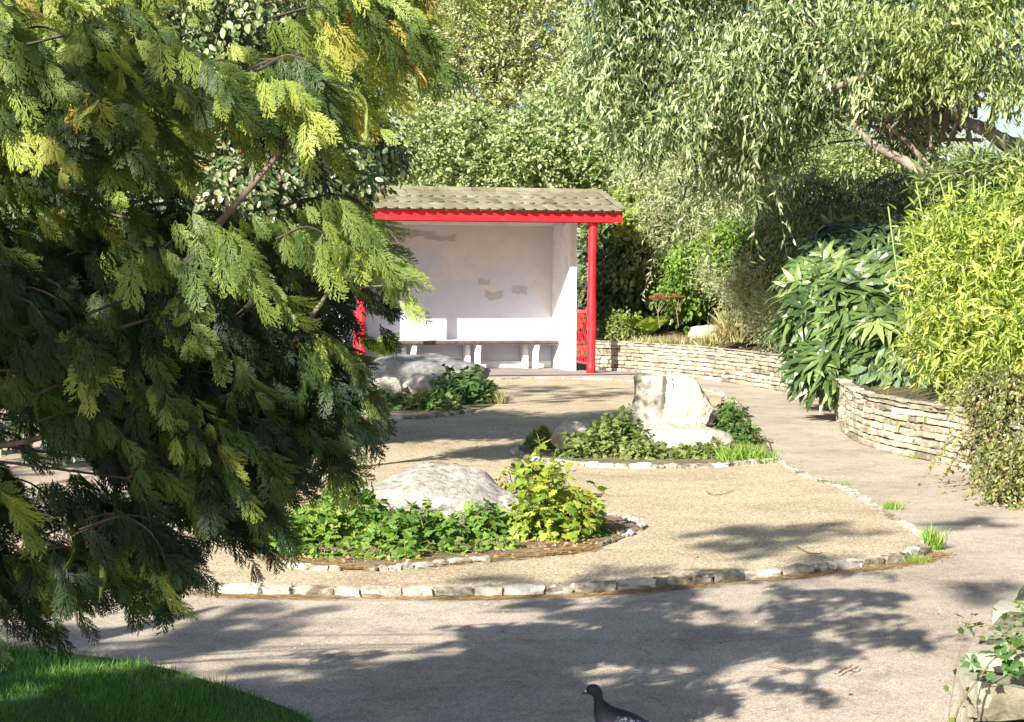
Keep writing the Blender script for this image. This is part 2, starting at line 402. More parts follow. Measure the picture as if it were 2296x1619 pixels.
# ================================================================== SETTING
def sheet(name, poly, z, mat, kind='structure', sub=None, noise=0.0):
    """flat polygon sheet"""
    mb = MB(); v = [(p[0], p[1], z) for p in poly]; mb.add(v, [[tuple(range(len(v)))]])
    return tag(mb.build(name, mat), kind=kind)
def gx(pts, z=0): return [G(x, y, z) for x, y in pts]
def area2(p): return sum(p[i][0]*p[(i+1)%len(p)][1]-p[(i+1)%len(p)][0]*p[i][1] for i in range(len(p)))
def ccw(p): return p if area2(p) > 0 else p[::-1]

mb = MB(); mb.add([(-300,-60,-.03),(300,-60,-.03),(300,500,-.03),(-300,500,-.03)], [[(0,1,2,3)]])
tag(mb.build('ground', M['soil']), kind='structure')
sheet('path', [(-9,.3),(9,.3),(9,31),(-9,31)], 0.0, M['path'])

# raised court: outline read off the photo
FRONT = [(-260,1225),(-60,1262),(200,1302),(450,1327),(720,1336),(1000,1337),(1200,1334),(1350,1327),(1480,1316),(1650,1301),(1800,1287),(1950,1270),(2040,1254),(2082,1239)]
RIGHT = [(2082,1239),(2070,1216),(2029,1190),(1985,1164),(1940,1133),(1895,1108),(1850,1093),(1806,1077),(1765,1057),(1734,1036)]
LOBE = [(1734,1036),(1722,1000),(1700,968),(1668,946),(1642,938),(1657,927)]
FAR = [(1657,927),(1655,915),(1634,899),(1592,884),(1500,869),(1416,860),(1250,855),(1076,857),(960,862),(850,872),(700,885)]
LEFT = [(700,885),(690,930),(690,1000),(660,1060),(608,1100),(493,1152),(380,1190),(200,1215),(-40,1222),(-260,1225)]
def gsm(pts, k=6): return crom([G(x,y) for x,y in pts], k)
KP = {n: gsm(p) for n, p in (('F',FRONT),('R',RIGHT),('L',LOBE),('B',FAR),('W',LEFT))}
court = np.concatenate([KP['F'][:-1], KP['R'][:-1], KP['L'][:-1], KP['B'][:-1], KP['W'][:-1]])
court = ccw([tuple(p[:2]) for p in court])
CZ = .034
mb = MB(); n = len(court)
mb.add([(x,y,CZ) for x,y in court] + [(x,y,-.02) for x,y in court], [[tuple(range(n))]] + [[(i,i+n,(i+1)%n+n,(i+1)%n) for i in range(n)]])
tag(mb.build('gravel_court', M['gravel']), kind='structure')

def rbox(mb, c, ux, uy, uz, h, jit, tint, bev=.25):
    """rough hewn block: subdivided box with rounded, jittered faces"""
    k = 4; g = np.linspace(-1,1,k)
    V = {}; vs = []; F = []
    def vid(i,j,l):
        if (i,j,l) not in V:
            p = np.array([g[i],g[j],g[l]]); q = p.copy()
            # round
            a = np.abs(p); mx = np.sort(a)[::-1]
            q *= 1 - bev*.5*max(0, (mx[1]-.6))*1.2
            V[(i,j,l)] = len(vs); vs.append(q*h + rng.normal(0,1,3)*jit)
        return V[(i,j,l)]
    for a in range(3):
        for s in (0, k-1):
            for i in range(k-1):
                for j in range(k-1):
                    def key(u,v):
                        q=[0,0,0]; q[a]=s; q[(a+1)%3]=u; q[(a+2)%3]=v; return tuple(q)
                    f=[vid(*key(i,j)),vid(*key(i+1,j)),vid(*key(i+1,j+1)),vid(*key(i,j+1))]
                    F.append(f if s else f[::-1])
    vs = np.array(vs) @ np.stack([ux,uy,uz])
    mb.add(vs + c, [F], tint)
def kerb(name, label, path, w=.085, h=.055, sl=(.15,.26), gap=.003, z=0, mat='kerb', t0=(.5,.25), sink=.0, jit=.004, miss=0):
    mb = MB(); P_, s = resample(path, .01); P_[:,2] = 0; L = s[-1]; u = 0
    while u < L-.05:
        l = min(rng.uniform(*sl), L-u); i = min(int((u+l/2)/.01), len(P_)-2); a = P_[min(int(u/.01),len(P_)-1)]; b = P_[min(int((u+l)/.01), len(P_)-1)]
        d = b-a; nn = np.linalg.norm(d)
        if nn > .02 and rng.random() > miss:
            d /= nn; sd = np.cross([0,0,1], d); hh = h*rng.uniform(.82,1.12); dz = np.array([0,0,1.])+rng.normal(0,.04,3)
            rbox(mb, (a+b)/2 + sd*rng.normal(0,.006) + np.array([0,0,z+hh/2-.012-sink]), d, sd, dz, np.array([(nn-gap)/2, w/2*rng.uniform(.8,1.12), hh/2+.012]), jit, np.clip(rng.normal(*t0),0,1), .35)
        u += l
    o = mb.build(name, M[mat]); return tag(o, label, 'kerb')
kerb('stone_kerb', 'long curved front kerb of pale rough stones along the gravel court', np.concatenate([KP['F']]), .068, .044, t0=(.38,.25), jit=.0055, sl=(.12,.24))
kerb('stone_kerb', 'kerb of white stones curving up the right edge of the court', KP['R'][2:], .072, .042, t0=(.5,.25), jit=.0055)
kerb('stone_kerb', 'low kerb of stones between the gravel court and the shelter paving', KP['B'], .07, .05, t0=(.45,.25), jit=.005)
kerb('stone_kerb', 'white stone kerb glimpsed beneath the conifer branches', KP['W'], .08, .05, t0=(.7,.2))

# shelter frame of reference -----------------------------------------
TH = R_(15.0); SZ = .03
U = np.array([math.cos(TH), math.sin(TH), 0]); W = np.array([-math.sin(TH), math.cos(TH), 0]); Z3 = np.array([0,0,1.])
PR = npv(G(1325, 838)); 
kk = (810-CX)/FPX; SL = (PR[0]-kk*PR[1])/(U[0]-kk*U[1])
PO = PR - SL*U; PO[2] = 0
MS = np.stack([U, W, Z3], 1)
def S(a, b, z): return PO + a*U + b*W + z*Z3
def sbox(mb, a0, a1, b0, b1, z0, z1, tint=.5):
    mb.box(S((a0+a1)/2, (b0+b1)/2, (z0+z1)/2), ((a1-a0)/2, (b1-b0)/2, (z1-z0)/2), MS, tint)
# paved strip the shelter stands on
pv = [S(-1.6,-.42,0)[:2], S(SL+.2,-.42,0)[:2], S(SL+1.4,-.30,0)[:2], S(SL+1.4,.55,0)[:2], S(SL+.3,1.0,0)[:2], S(SL+.3,3.2,0)[:2], S(-1.6,3.2,0)[:2]]
sheet('shelter_floor', pv, .012, M['paving'])

# ------------------------------------------------------------------ retaining wall (coursed thin stone) and planting beds
WALL = [(1325,829),(1341,832),(1394,834),(1493,842),(1582,851),(1654,861),(1716,871),(1783,884),(1840,903),(1868,925),(1880,948),(1895,972),(1925,992),(1972,1008),(2029,1023),(2119,1041),(2175,1058),(2240,1085),(2330,1135),(2450,1180),(2650,1230),(2900,1260)]
wp = crom([G(x,y) for x,y in WALL], 6)
wpr, ws = resample(wp, .01); wpr[:,2] = 0
WH = .46
def drystone(mb, P_, s, Hh, ch=(.045,.07), ll=(.10,.36), thick=.12, proud=.010, flip=1, tint=(.5,.22)):
    z = 0
    while z < Hh-.01:
        h = rng.uniform(*ch); h = min(h, Hh-z) if Hh-z > h*1.4 else Hh-z
        top = z+h > Hh-.01
        u = -rng.uniform(0,.1)
        while u < s[-1]-.03:
            l = rng.uniform(*ll)*(1.2 if top else 1); a = P_[int(max(u,0)/.01)]; b = P_[min(int((u+l)/.01), len(P_)-1)]; d = b-a; nn = np.linalg.norm(d)
            if nn > .03:
                d = d/nn; sd = np.cross(d, Z3)*flip
                pr = abs(rng.normal(0, proud)) + (.02 if top else 0)
                dz = rng.normal(0,.0025)
                mb_c = (a+b)/2 + sd*(pr - thick/2) + Z3*(z+h/2+dz)
                ax = d + Z3*rng.normal(0,.008)
                rbox(mb, mb_c, ax, sd, Z3, np.array([(nn-.006)/2, thick/2, (h-.0075)/2]), .0028, np.clip(rng.normal(*tint),0,1), .30)
            u += l
        z += h
wt = thing('retaining_wall', 'long curving retaining wall of thin pale stone courses beside the path', 'stone wall', tuple(wpr[0]))
mb = MB(); drystone(mb, wpr, ws, WH); attach(mb, 'stone_face', M['wallstone'], wt)
mb = MB(); tn = np.gradient(wpr, axis=0); tn /= np.linalg.norm(tn,axis=1)[:,None]; OUT = -np.cross(tn, Z3)     # pointing into the bed
k = slice(None,None,12); a = wpr[k] + OUT[k]*.03; b = wpr[k] + OUT[k]*.22; n = len(a)
V = np.concatenate([a-[0,0,.02], a+[0,0,WH-.025], b+[0,0,WH-.03], b-[0,0,.02]])
mb.add(V, [[(i+j*n, i+1+j*n, i+1+((j+1)%4)*n, i+((j+1)%4)*n) for i in range(n-1) for j in range(4)]]); attach(mb, 'core', M['wallgap'], wt)
# bed behind it: rises gently towards the trees
mb = MB(); rows = []
for dd, zz in ((.20,.41),(.7,.47),(1.6,.62),(3.2,.85),(6,1.0)):
    r = wpr[::40] + OUT[::40]*dd; r = r + np.stack([np.zeros(len(r)),np.zeros(len(r)), zz + rng.normal(0,.02,len(r))],1); rows.append(r)
n = len(rows[0]); V = np.concatenate(rows)
mb.add(V, [[(i+j*n, i+1+j*n, i+1+(j+1)*n, i+(j+1)*n) for j in range(len(rows)-1) for i in range(n-1)]])
tag(mb.build('planting_bed', M['bedsoil'], smooth=True), kind='structure')
mb = MB(); mb.add([(-30,31.6,.0),(12,33,.0),(60,33,.2),(60,80,1.5),(-30,80,1.5)], [[(0,1,2,3,4)]]); tag(mb.build('terrain', M['bedsoil']), kind='structure')

# near wall at the bottom right corner: rough mossy blocks with slab top
nw = thing('mossy_wall', 'corner of a rough mossy block wall with ivy in the bottom right', 'stone wall', (1.6,5.6,0))
NH = .45
mb = MB()
cA = np.array([1.245,5.12,0]); d1 = np.array([.42,1.0,0]); d1 /= np.linalg.norm(d1)
d2 = np.array([1.0,-.12,0]); d2 /= np.linalg.norm(d2)
def row(mb, o, d, sd, L, z0, z1, ll, thick, jit=.006, tint=(.5,.22)):
    u = 0
    while u < L:
        l = min(rng.uniform(*ll), L-u+.05)
        rbox(mb, o + d*(u+l/2) - sd*(thick/2 - rng.normal(0,.008)) + Z3*(z0+z1)/2, d, sd, Z3, np.array([(l-.012)/2, thick/2, (z1-z0-.008)/2]), jit, np.clip(rng.normal(*tint),0,1), .12); u += l
for z0, z1 in ((0,.15),(.15,.29),(.29,.40)):
    row(mb, cA, d1, np.array([-d1[1],d1[0],0]), 1.7, z0, z1, (.2,.42), .22)
    row(mb, cA+d1*.0, d2, np.array([0,-1.,0]), 1.6, z0, z1, (.25,.5), .22)
attach(mb, 'stone_face', M['mossstone'], nw)
mb = MB(); u = 0
while u < 1.9:
    l = rng.uniform(.09,.2); c = cA + d1*(u+l/2) + np.array([.33,-.0,.425]) + d2*rng.normal(0,.012)
    rbox(mb, c, d1, np.array([d1[1],-d1[0],0]), Z3+rng.normal(0,.012,3), np.array([(l-.006)/2,.36*rng.uniform(.97,1.02),.026]), .0035, np.clip(rng.normal(.5,.3),0,1), .15); u += l
attach(mb, 'top_slab', M['mossstone'], nw)
mb = MB(); v=[cA+d1*.05+d2*.05, cA+d1*1.8+d2*.05, cA+d1*1.8+d2*1.8, cA+d2*1.6+d1*.05]; v=[np.array([q[0],q[1],z]) for z in (.02,.39) for q in v]
mb.add(v, [[(0,1,2,3),(4,7,6,5),(0,4,5,1),(1,5,6,2),(2,6,7,3),(3,7,4,0)]]); attach(mb, 'core', M['wallgap'], nw)

# ------------------------------------------------------------------ lawn
LAWN = [(-900,1300),(-300,1420),(0,1466),(100,1472),(250,1488),(380,1512),(500,1550),(600,1583),(690,1625),(780,1720),(820,1900),(500,2600),(-1400,2600)]
lawn = [tuple(G(x,y)[:2]) for x,y in LAWN]; lc = crom([Vector((x,y,0)) for x,y in lawn], 5)
lp = ccw([tuple(q[:2]) for q in lc])
mb = MB(); mb.add([(x,y,.02) for x,y in lp], [[tuple(range(len(lp)))]]); 
m, nt, b = new_mat('turf'); nt.links.new(ramp(nt, [(.3,(.015,.04,.008)),(.7,(.04,.09,.015))], nz(nt, 12)), b.inputs['Base Color']); b.inputs['Roughness'].default_value=.95; M['turf']=m
tag(mb.build('lawn', M['turf']), kind='structure')
M['grass'] = leaf_mat('grass_blades', [(0,(.04,.10,.02)),(.4,(.08,.21,.03)),(.75,(.14,.30,.05)),(1,(.25,.30,.10))], .5, .3)
def grass(name, poly_disp, n, hgt, zb, label=None, kind='stuff', cat=None, tint=(.45,.18), mat='grass', spread=.45, world=None):
    q = polysample(world if world is not None else poly_disp, n)
    pos = np.array([list(G(x,y)) for x,y in q]) if world is None else np.c_[q, np.zeros(n)]
    pos[:,2] = zb; tip = np.array([0,0,1.]) + rng.normal(0,spread,(n,3))*np.array([1,1,.2]); nr = rng.normal(0,1,(n,3))*np.array([1,1,.1])
    # clumpy height
    hh = hgt*rng.uniform(.5,1.25,n)*(1+.3*np.sin(pos[:,0]*9)*np.sin(pos[:,1]*7+1))
    mb = MB(); mb.scatter(T_BLADE, pos, frames(tip, nr), hh, np.clip(rng.normal(*tint, n)+.12*np.sin(pos[:,0]*5+pos[:,1]*3),0,1))
    o = mb.build(name, M[mat]); return tag(o, label, cat, None, kind)
vis = [q for q in lp if q[1] > 3.6 and q[0] > -5]
wpoly = [(-4.2,3.9)] + [tuple(p) for p in np.array([tuple(G(x,y)[:2]) for x,y in LAWN[1:11]])] 
grass('grass', None, 90000, .042, .015, 'dark green mown grass in the shade at the bottom left', world=wpoly)

# ------------------------------------------------------------------ rocks
def fbm(p, sc, seed=0, oct_=4):
    return mnoise.fractal(Vector((p[0]*sc+seed*7.3, p[1]*sc-seed*3.1, p[2]*sc+seed)), .75, 2.1, oct_)
def rock(name, label, cat, c, r, mat, seed, cuts=10, rough=.10, flat_bottom=True, group=None, shear=0, keep=None, sub=5, extra=None):
    """a boulder: sphere cut by random planes, then roughened"""
    import bmesh
    bm = bmesh.new(); bmesh.ops.create_icosphere(bm, subdivisions=sub, radius=1)
    rs = np.random.default_rng(seed); V = np.array([v.co[:] for v in bm.verts])
    planes = rs.normal(size=(cuts,3)); planes /= np.linalg.norm(planes,axis=1)[:,None]; ds = rs.uniform(.62,.9,cuts)
    if keep is not None: planes = np.array([k_[:3] for k_ in keep] + [list(p) for p in planes]); planes /= np.linalg.norm(planes,axis=1)[:,None]; ds = np.array([k_[3] for k_ in keep]+list(ds))
    for p, d in zip(planes, ds):
        e = V@p - d; k_ = e > 0; V[k_] -= (e[k_]*.92)[:,None]*p
    V = V*1.12
    for i, v in enumerate(V):
        nl = v/np.linalg.norm(v); f1 = fbm(v, 1.6, seed); f2 = fbm(v, 5, seed+3, 5)
        rid = 1-abs(fbm(v, 3.0, seed+9, 3)); 
        V[i] = v + nl*(f1*rough*1.1 + f2*rough*.35 - max(0, rid-.86)*rough*2.6)
    V = V*np.array(r); V[:,0] += V[:,2]*shear
    if extra: V = extra(V)
    V += npv(c)
    for v, q in zip(bm.verts, V): v.co = q - npv(c)
    me = bpy.data.meshes.new(name); bm.to_mesh(me); bm.free()
    for p in me.polygons: p.use_smooth = True
    me.materials.append(M[mat]); o = bpy.data.objects.new(name, me); COL.objects.link(o); o.location = npv(c)
    return tag(o, label, cat, group)
def rk(name, label, x, ybase, w, h, depth, mat, seed, zc=.45, **kw):
    """rock from its box in the photo: centre x, base y, width and height in survey px"""
    g = G(x, ybase); k = g.y/FPX; c = (g.x, g.y + depth*.5, CZ + h*k*zc)
    return rock(name, label, 'rock', c, (w*k/2*1.02, depth/2, h*k*(1-zc)), mat, seed, **kw)
def e1(V):     # highest left of centre, long slope down to the left, steep notch on the right
    x = V[:,0]; f = np.interp(x, [-.46,-.3,-.12,.05,.2,.30,.40,.5], [.42,.72,.98,1.05,1.0,.93,.55,.45]); V[:,2] = np.where(V[:,2]>0, V[:,2]*f, V[:,2]); return V
rk('boulder', 'large pale pitted boulder lying behind leafy plants in the nearest island bed', 956, 1214, 400, 146, .85, 'rockwarm', 5, zc=.3, cuts=12, rough=.11, keep=[(0,-.35,1,.55)], extra=e1)
rk('boulder', 'low white stone almost buried in leaves left of the large pitted boulder', 795, 1222, 150, 60, .3, 'rock', 8, zc=.4)
rk('boulder', 'small pale stone at the foot of the pitted boulder beside the yellow bush', 1150, 1212, 110, 82, .3, 'rockwarm', 9, zc=.4)

def e2(V):
    x = V[:,0]/.38; f = np.interp(x, [-1,-.82,-.45,-.28,-.18,0,.35,.62,.85,1.05], [.98,1.0,.99,.93,.97,1.02,.98,.86,.62,.3])
    V[:,2] = np.where(V[:,2]>0, V[:,2]*f, V[:,2])
    cl = np.exp(-((x+.22-.06*V[:,2]/.3)/.07)**2)*np.clip(V[:,2]/.2+.6,0,1)       # the vertical cleft in its face
    V[:,1] += np.where(V[:,1]<0, cl*.09, 0); V[:,2] -= cl*.02
    V[:,0] += np.where(V[:,0]>0, -.03*V[:,2]/.3, 0); return V
rk('boulder', 'tall white standing boulder with a vertical cleft in the right island bed', 1512, 985, 204, 154, .45, 'rock', 21, zc=.36, cuts=3, rough=.07, keep=[(0,0,1,.72),(-1,0,0,.72),(1,0,.35,.72),(0,-1,.05,.62),(0,1,0,.6),(-.75,-.6,0,.84),(.72,-.7,0,.84)], extra=e2, sub=6)
rk('boulder', 'low wide white boulder at the foot of the tall cleft boulder', 1520, 1024, 222, 66, .5, 'rock', 22, zc=.30, keep=[(0,-.2,1,.6),(-.6,-.4,.7,.7)], rough=.09)
rk('boulder', 'small rounded white stone left of the ivy in the right island bed', 1278, 1022, 84, 62, .26, 'rock', 24, zc=.42)
rk('boulder', 'flat white stone sitting behind the small rounded stone in the ivy', 1300, 1000, 78, 44, .25, 'rock', 25, zc=.4)
def e3(V):
    x = V[:,0]/.75; f = np.interp(x, [-1,-.85,-.5,0,.5,1], [.8,1.0,1.06,1.0,.9,.78]); V[:,2] = np.where(V[:,2]>0, V[:,2]*f, V[:,2]); return V
rk('boulder', 'big dark grey lichened boulder in front of the shelter bench', 956, 885, 244, 98, .85, 'rockgrey', 31, zc=.36, keep=[(0,-.25,1,.55),(0,-1,.1,.7)], rough=.07, extra=e3)
rk('boulder', 'small pale rock under the big grey boulder by the shelter', 945, 893, 76, 42, .28, 'rockwarm', 32, zc=.4)
rk('boulder', 'small white sunlit rock at the left foot of the grey boulder', 866, 896, 62, 44, .26, 'rock', 33, zc=.4)
rk('boulder', 'very bright white rock lit beneath the low conifer branches', 235, 1300, 110, 46, .35, 'rock', 41, zc=.35)
rk('boulder', 'small white rock seen through the conifer tips near the kerb', 560, 1120, 70, 30, .25, 'rock', 42, zc=.35)
c = P(1584,742,28.4); rock('boulder', 'pale boulder on the raised bed between ferns and tufted grass', 'rock', (c.x, c.y, c.z-.03), (.27,.2,.14), 'rock', 51, keep=[(0,-.2,1,.7)])

# soil of the three island beds
ISL1 = [(556,1232),(620,1262),(700,1274),(850,1277),(1000,1264),(1150,1252),(1300,1240),(1400,1206),(1437,1180),(1400,1163),(1330,1148),(1150,1122),(950,1105),(780,1112),(640,1150),(570,1195)]
ISL2 = [(1155,1018),(1200,1031),(1290,1042),(1400,1048),(1520,1049),(1640,1044),(1733,1034),(1718,996),(1692,964),(1655,942),(1540,932),(1400,948),(1250,978),(1175,1003)]
ISL3 = [(800,925),(850,938),(950,938),(1060,922),(1125,900),(1120,885),(1070,872),(960,866),(840,872),(790,890)]
for nm, I in (('island_bed',ISL1),('island_bed',ISL2),('island_bed',ISL3)):
    c = crom([G(x,y,CZ) for x,y in I+[I[0]]], 4)[:-1]; sheet(nm, ccw([tuple(q[:2]) for q in c]), CZ+.005, M['soil'])
def edge(pts, label, **kw):
    c = crom([G(x,y,CZ) for x,y in pts], 6); kerb('edging_stones', label, c, z=CZ, **kw)
edge([(590,1250),(640,1268),(720,1278),(860,1279),(1000,1266),(1100,1258)], 'broken front row of small white edging stones around the nearest bed', w=.05, h=.022, sl=(.05,.13), t0=(.5,.28), miss=.25)
edge([(1330,1226),(1400,1205),(1437,1180),(1400,1163),(1345,1151)], 'pale flat edging stones at the right tip of the nearest bed', w=.05, h=.018, sl=(.05,.13), t0=(.3,.22), miss=.3, jit=.006)
edge([(1165,1002),(1155,1016),(1200,1032),(1290,1043),(1400,1049),(1520,1050),(1640,1045),(1733,1036)], 'thin front row of white edging stones below the right island bed', w=.055, h=.03, sl=(.08,.2), t0=(.6,.25), jit=.005)
edge([(800,925),(850,938),(950,939),(1060,923)], 'sparse edging stones below the shaded bed by the grey boulder', w=.07, h=.035, sl=(.08,.16), t0=(.4,.2), miss=.3)

# ================================================================== SHELTER
sh = thing('garden_shelter', 'open white walled shelter with red posts and tiled roof', 'shelter', tuple(S(SL/2,0,0)))
def wall_paint():
    m, nt, b = new_mat('old_white_masonry_paint')
    tc = nt.nodes.new('ShaderNodeTexCoord'); sep = nt.nodes.new('ShaderNodeSeparateXYZ'); mp = nt.nodes.new('ShaderNodeMapping'); mp.vector_type='POINT'
    mp.inputs['Rotation'].default_value = (0,0,-TH); nt.links.new(tc.outputs['Object'], mp.inputs['Vector'])
    nn = nt.nodes.new('ShaderNodeTexNoise'); nn.inputs['Scale'].default_value = 5; nn.inputs['Detail'].default_value = 9; nt.links.new(mp.outputs[0], nn.inputs['Vector'])
    vm = nt.nodes.new('ShaderNodeVectorMath'); vm.operation='MULTIPLY_ADD'; nt.links.new(nn.outputs['Color'], vm.inputs[0]); vm.inputs[1].default_value=(.2,.2,.2); nt.links.new(mp.outputs[0], vm.inputs[2])
    nt.links.new(vm.outputs[0], sep.inputs[0]); X = math_(nt,'SUBTRACT',sep.outputs[0],.10); Zc = math_(nt,'SUBTRACT',sep.outputs[2],.10)
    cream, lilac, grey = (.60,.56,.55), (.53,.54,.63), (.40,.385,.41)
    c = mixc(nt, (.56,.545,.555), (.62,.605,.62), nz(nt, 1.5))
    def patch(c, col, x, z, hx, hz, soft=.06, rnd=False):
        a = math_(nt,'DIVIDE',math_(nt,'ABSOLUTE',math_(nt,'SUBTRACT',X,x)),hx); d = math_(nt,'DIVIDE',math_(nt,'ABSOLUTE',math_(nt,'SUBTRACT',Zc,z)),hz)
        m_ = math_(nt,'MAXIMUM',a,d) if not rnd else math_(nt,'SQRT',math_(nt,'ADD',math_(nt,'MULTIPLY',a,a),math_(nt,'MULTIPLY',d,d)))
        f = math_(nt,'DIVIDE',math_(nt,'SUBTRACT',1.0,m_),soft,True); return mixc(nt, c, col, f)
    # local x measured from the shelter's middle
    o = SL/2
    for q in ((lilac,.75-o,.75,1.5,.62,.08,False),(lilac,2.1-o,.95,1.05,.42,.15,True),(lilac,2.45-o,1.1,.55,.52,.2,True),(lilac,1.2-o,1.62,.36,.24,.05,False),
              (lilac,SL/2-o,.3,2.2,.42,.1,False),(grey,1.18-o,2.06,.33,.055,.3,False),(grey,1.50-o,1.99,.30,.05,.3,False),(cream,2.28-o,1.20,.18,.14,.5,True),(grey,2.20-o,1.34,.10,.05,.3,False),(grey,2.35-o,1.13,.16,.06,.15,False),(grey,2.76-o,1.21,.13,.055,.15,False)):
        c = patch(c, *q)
    st = ramp(nt, [(.35,(.80,.77,.74)),(.55,(1,1,1))], nz(nt, 6, 8, .7)); c = mixc(nt, c, st, .35, 'MULTIPLY')
    nt.links.new(c, b.inputs['Base Color']); b.inputs['Roughness'].default_value=.8; bump(nt, b, nz(nt, 90, 4), .15, .003); return m
M['paint'] = wall_paint()
M['white'] = noisy_mat('white_paint', [(.3,(.60,.57,.55)),(.5,(.74,.72,.72)),(.7,(.80,.79,.80))], 6, .7, .15, .003, 60)
B1, B2, ET = .65, 1.62, 2.30      # wall front, back wall face, wall top
mb = MB(); sbox(mb, -.12, SL-.03, B2, B2+.12, 0, 2.45); attach(mb, 'back_wall', M['paint'], sh)
mb = MB(); sbox(mb, SL-.13, SL-.03, B1, B2-.002, 0, 2.44); attach(mb, 'side_wall', M['white'], sh)
mb = MB(); sbox(mb, -.22, -.12, B1, B2+.12, 0, 2.44); attach(mb, 'side_wall', M['white'], sh)
mb = MB(); sbox(mb, -.11, SL-.14, B2-.03, B2-.003, .015, .115); attach(mb, 'skirting', M['white'], sh)
def post(a, lab=None):
    mb = MB(); zs = np.linspace(0, 2.30, 26); wob = np.cumsum(rng.normal(0,.0018,(26,2)),axis=0)
    pts = np.array([S(a + (.012 if a > 1 else -.005)*z/2.3*1.0 + wob[i,0], wob[i,1], z) for i, z in enumerate(zs)])
    rad = .064 + .004*np.sin(zs*5+a) + .007*np.exp(-((zs-1.45)/.05)**2) + .005*np.exp(-((zs-.95)/.04)**2) + np.where(zs<.08,.012,0)
    mb.tube(pts, rad, 18, wob=.012); return attach(mb, 'post', M['red'], sh, True)
post(0.0); post(SL)
# fascia, barge boards, soffit
mb = MB(); sbox(mb, -.68, SL+.42, -.145, -.115, 2.21, 2.385); fa = attach(mb, 'fascia_board', M['red'], sh)
RB, RZ = .95, 2.69; EB, EZ = -.20, 2.385      # ridge and eave
def barge(a):
    mb = MB()
    for (b0,z0),(b1,z1) in (((-.113,2.30),(RB,RZ-.085)),((RB,RZ-.085),(2*RB+.115,2.30))):
        v = [S(a+s, bb, zz+dz) for s in (-.015,.015) for bb, zz in ((b0,z0),(b1,z1)) for dz in (-.085,.06)]
        mb.add(v, [[(0,2,3,1),(4,5,7,6),(0,1,5,4),(2,6,7,3),(0,4,6,2),(1,3,7,5)]])
    return attach(mb, 'barge_board', M['red'], sh)
barge(-.665); barge(SL+.405)
mb = MB(); 
for s in (-1,1):
    e = -.11 if s<0 else 2*RB+.11
    v = [S(a, bb, zz+dz) for a in (-.645,SL+.385) for bb, zz in ((e,2.345),(RB,RZ-.05)) for dz in (-.02,0)]
    mb.add(v, [[(0,2,3,1),(4,5,7,6),(0,1,5,4),(2,6,7,3),(0,4,6,2),(1,3,7,5)]])
attach(mb, 'soffit', M['white'], sh)
# beam over the posts
mb = MB(); sbox(mb, -.62, SL+.36, .07, .13, 2.20, 2.33); attach(mb, 'beam', M['red'], sh)
for q in (1,2): mb = MB(); sbox(mb, .0, SL-.14, B1+.3*q, B1+.3*q+.05, 2.18, 2.27); attach(mb, 'joist', M['white'], sh)
# roof: scalloped tiles laid in courses
def tile_profile(w, l, th):
    k = 9; low = [(-w/2+w*i/(k-1), -.050*math.sin(math.pi*i/(k-1))**.7) for i in range(k)]
    top = [(x, l) for x,_ in low[::-1]]
    o = low+top; n = len(o); v = [(x,y,th) for x,y in o]+[(x,y,0) for x,y in o]
    # slight roll across the tile
    v = [(x,y,z + .003*math.cos(x/w*math.pi)) for x,y,z in v]
    return np.array(v), [np.array([[i,i+n,(i+1)%n+n,(i+1)%n] for i in range(n)])[:, ::-1], np.array([list(range(n))])]
mb = MB(); tw = .168; slope = math.atan2(RZ-EZ, RB-EB); sl_len = math.hypot(RZ-EZ, RB-EB); NC = 3; ex = (sl_len-.04)/NC
for side in (1,-1):
    bdir = W*side; up = bdir*math.cos(slope)+Z3*math.sin(slope); xd = U*side; nr = np.cross(xd, up)
    eb = EB if side > 0 else 2*RB-EB
    pos=[];Rm=[];tt=[]
    for c in range(NC):
        off = (c%2)*tw/2; na = int((SL+1.12)/tw)+1
        for i in range(na):
            a = -.69+tw*.5+off+i*tw
            if a > SL+.43-tw*.30: continue
            y = up + nr*(-.040+rng.normal(0,.004)); y /= np.linalg.norm(y); x = xd + nr*rng.normal(0,.006); z = np.cross(x,y)
            pos.append(S(a, eb, EZ-.02) + up*(c*ex + rng.normal(0,.004)) + nr*.012); Rm.append(np.stack([x,y,z/np.linalg.norm(z)],1)); tt.append(np.clip(rng.normal(.5,.2),0,1))
    mb.scatter(tile_profile(tw-.006, ex+.06, .018), np.array(pos), np.array(Rm), 1, np.array(tt))
rf = attach(mb, 'roof', M['tile'], sh)
mb = MB(); 
for side in (1,-1):       # verge strips and the deck below the tiles
    bdir = W*side; up = bdir*math.cos(slope)+Z3*math.sin(slope); nr = np.cross(U*side, up); eb = EB if side>0 else 2*RB-EB
    o0 = S(SL/2-.13, eb, EZ-.02)
    mb.box(o0+up*sl_len/2 - nr*.008, (SL/2+.555, sl_len/2-.01, .009), np.stack([U*side, up, nr],1), .4)
    for s_ in (-1,1):
        mb.box(o0+U*s_*(SL/2+.53)+up*(sl_len/2+.0)+nr*.050, (.045, sl_len/2+.01, .008), np.stack([U*side, up, nr],1), .75)
        mb.box(o0+U*s_*(SL/2+.57)+up*(sl_len/2)+nr*.018, (.008, sl_len/2+.01, .038), np.stack([U*side, up, nr],1), .6)
attach(mb, 'verge', M['tile'], sh)
mb = MB(); a = -.70
while a < SL+.43:
    l = min(.36, SL+.45-a); 
    mb.tube([S(a+.003,RB,RZ-.005), S(a+l-.004,RB,RZ-.005+rng.normal(0,.003))], .055, 12, tint=np.clip(rng.normal(.5,.2),0,1)); a += l
attach(mb, 'ridge_tile', M['tile'], sh)
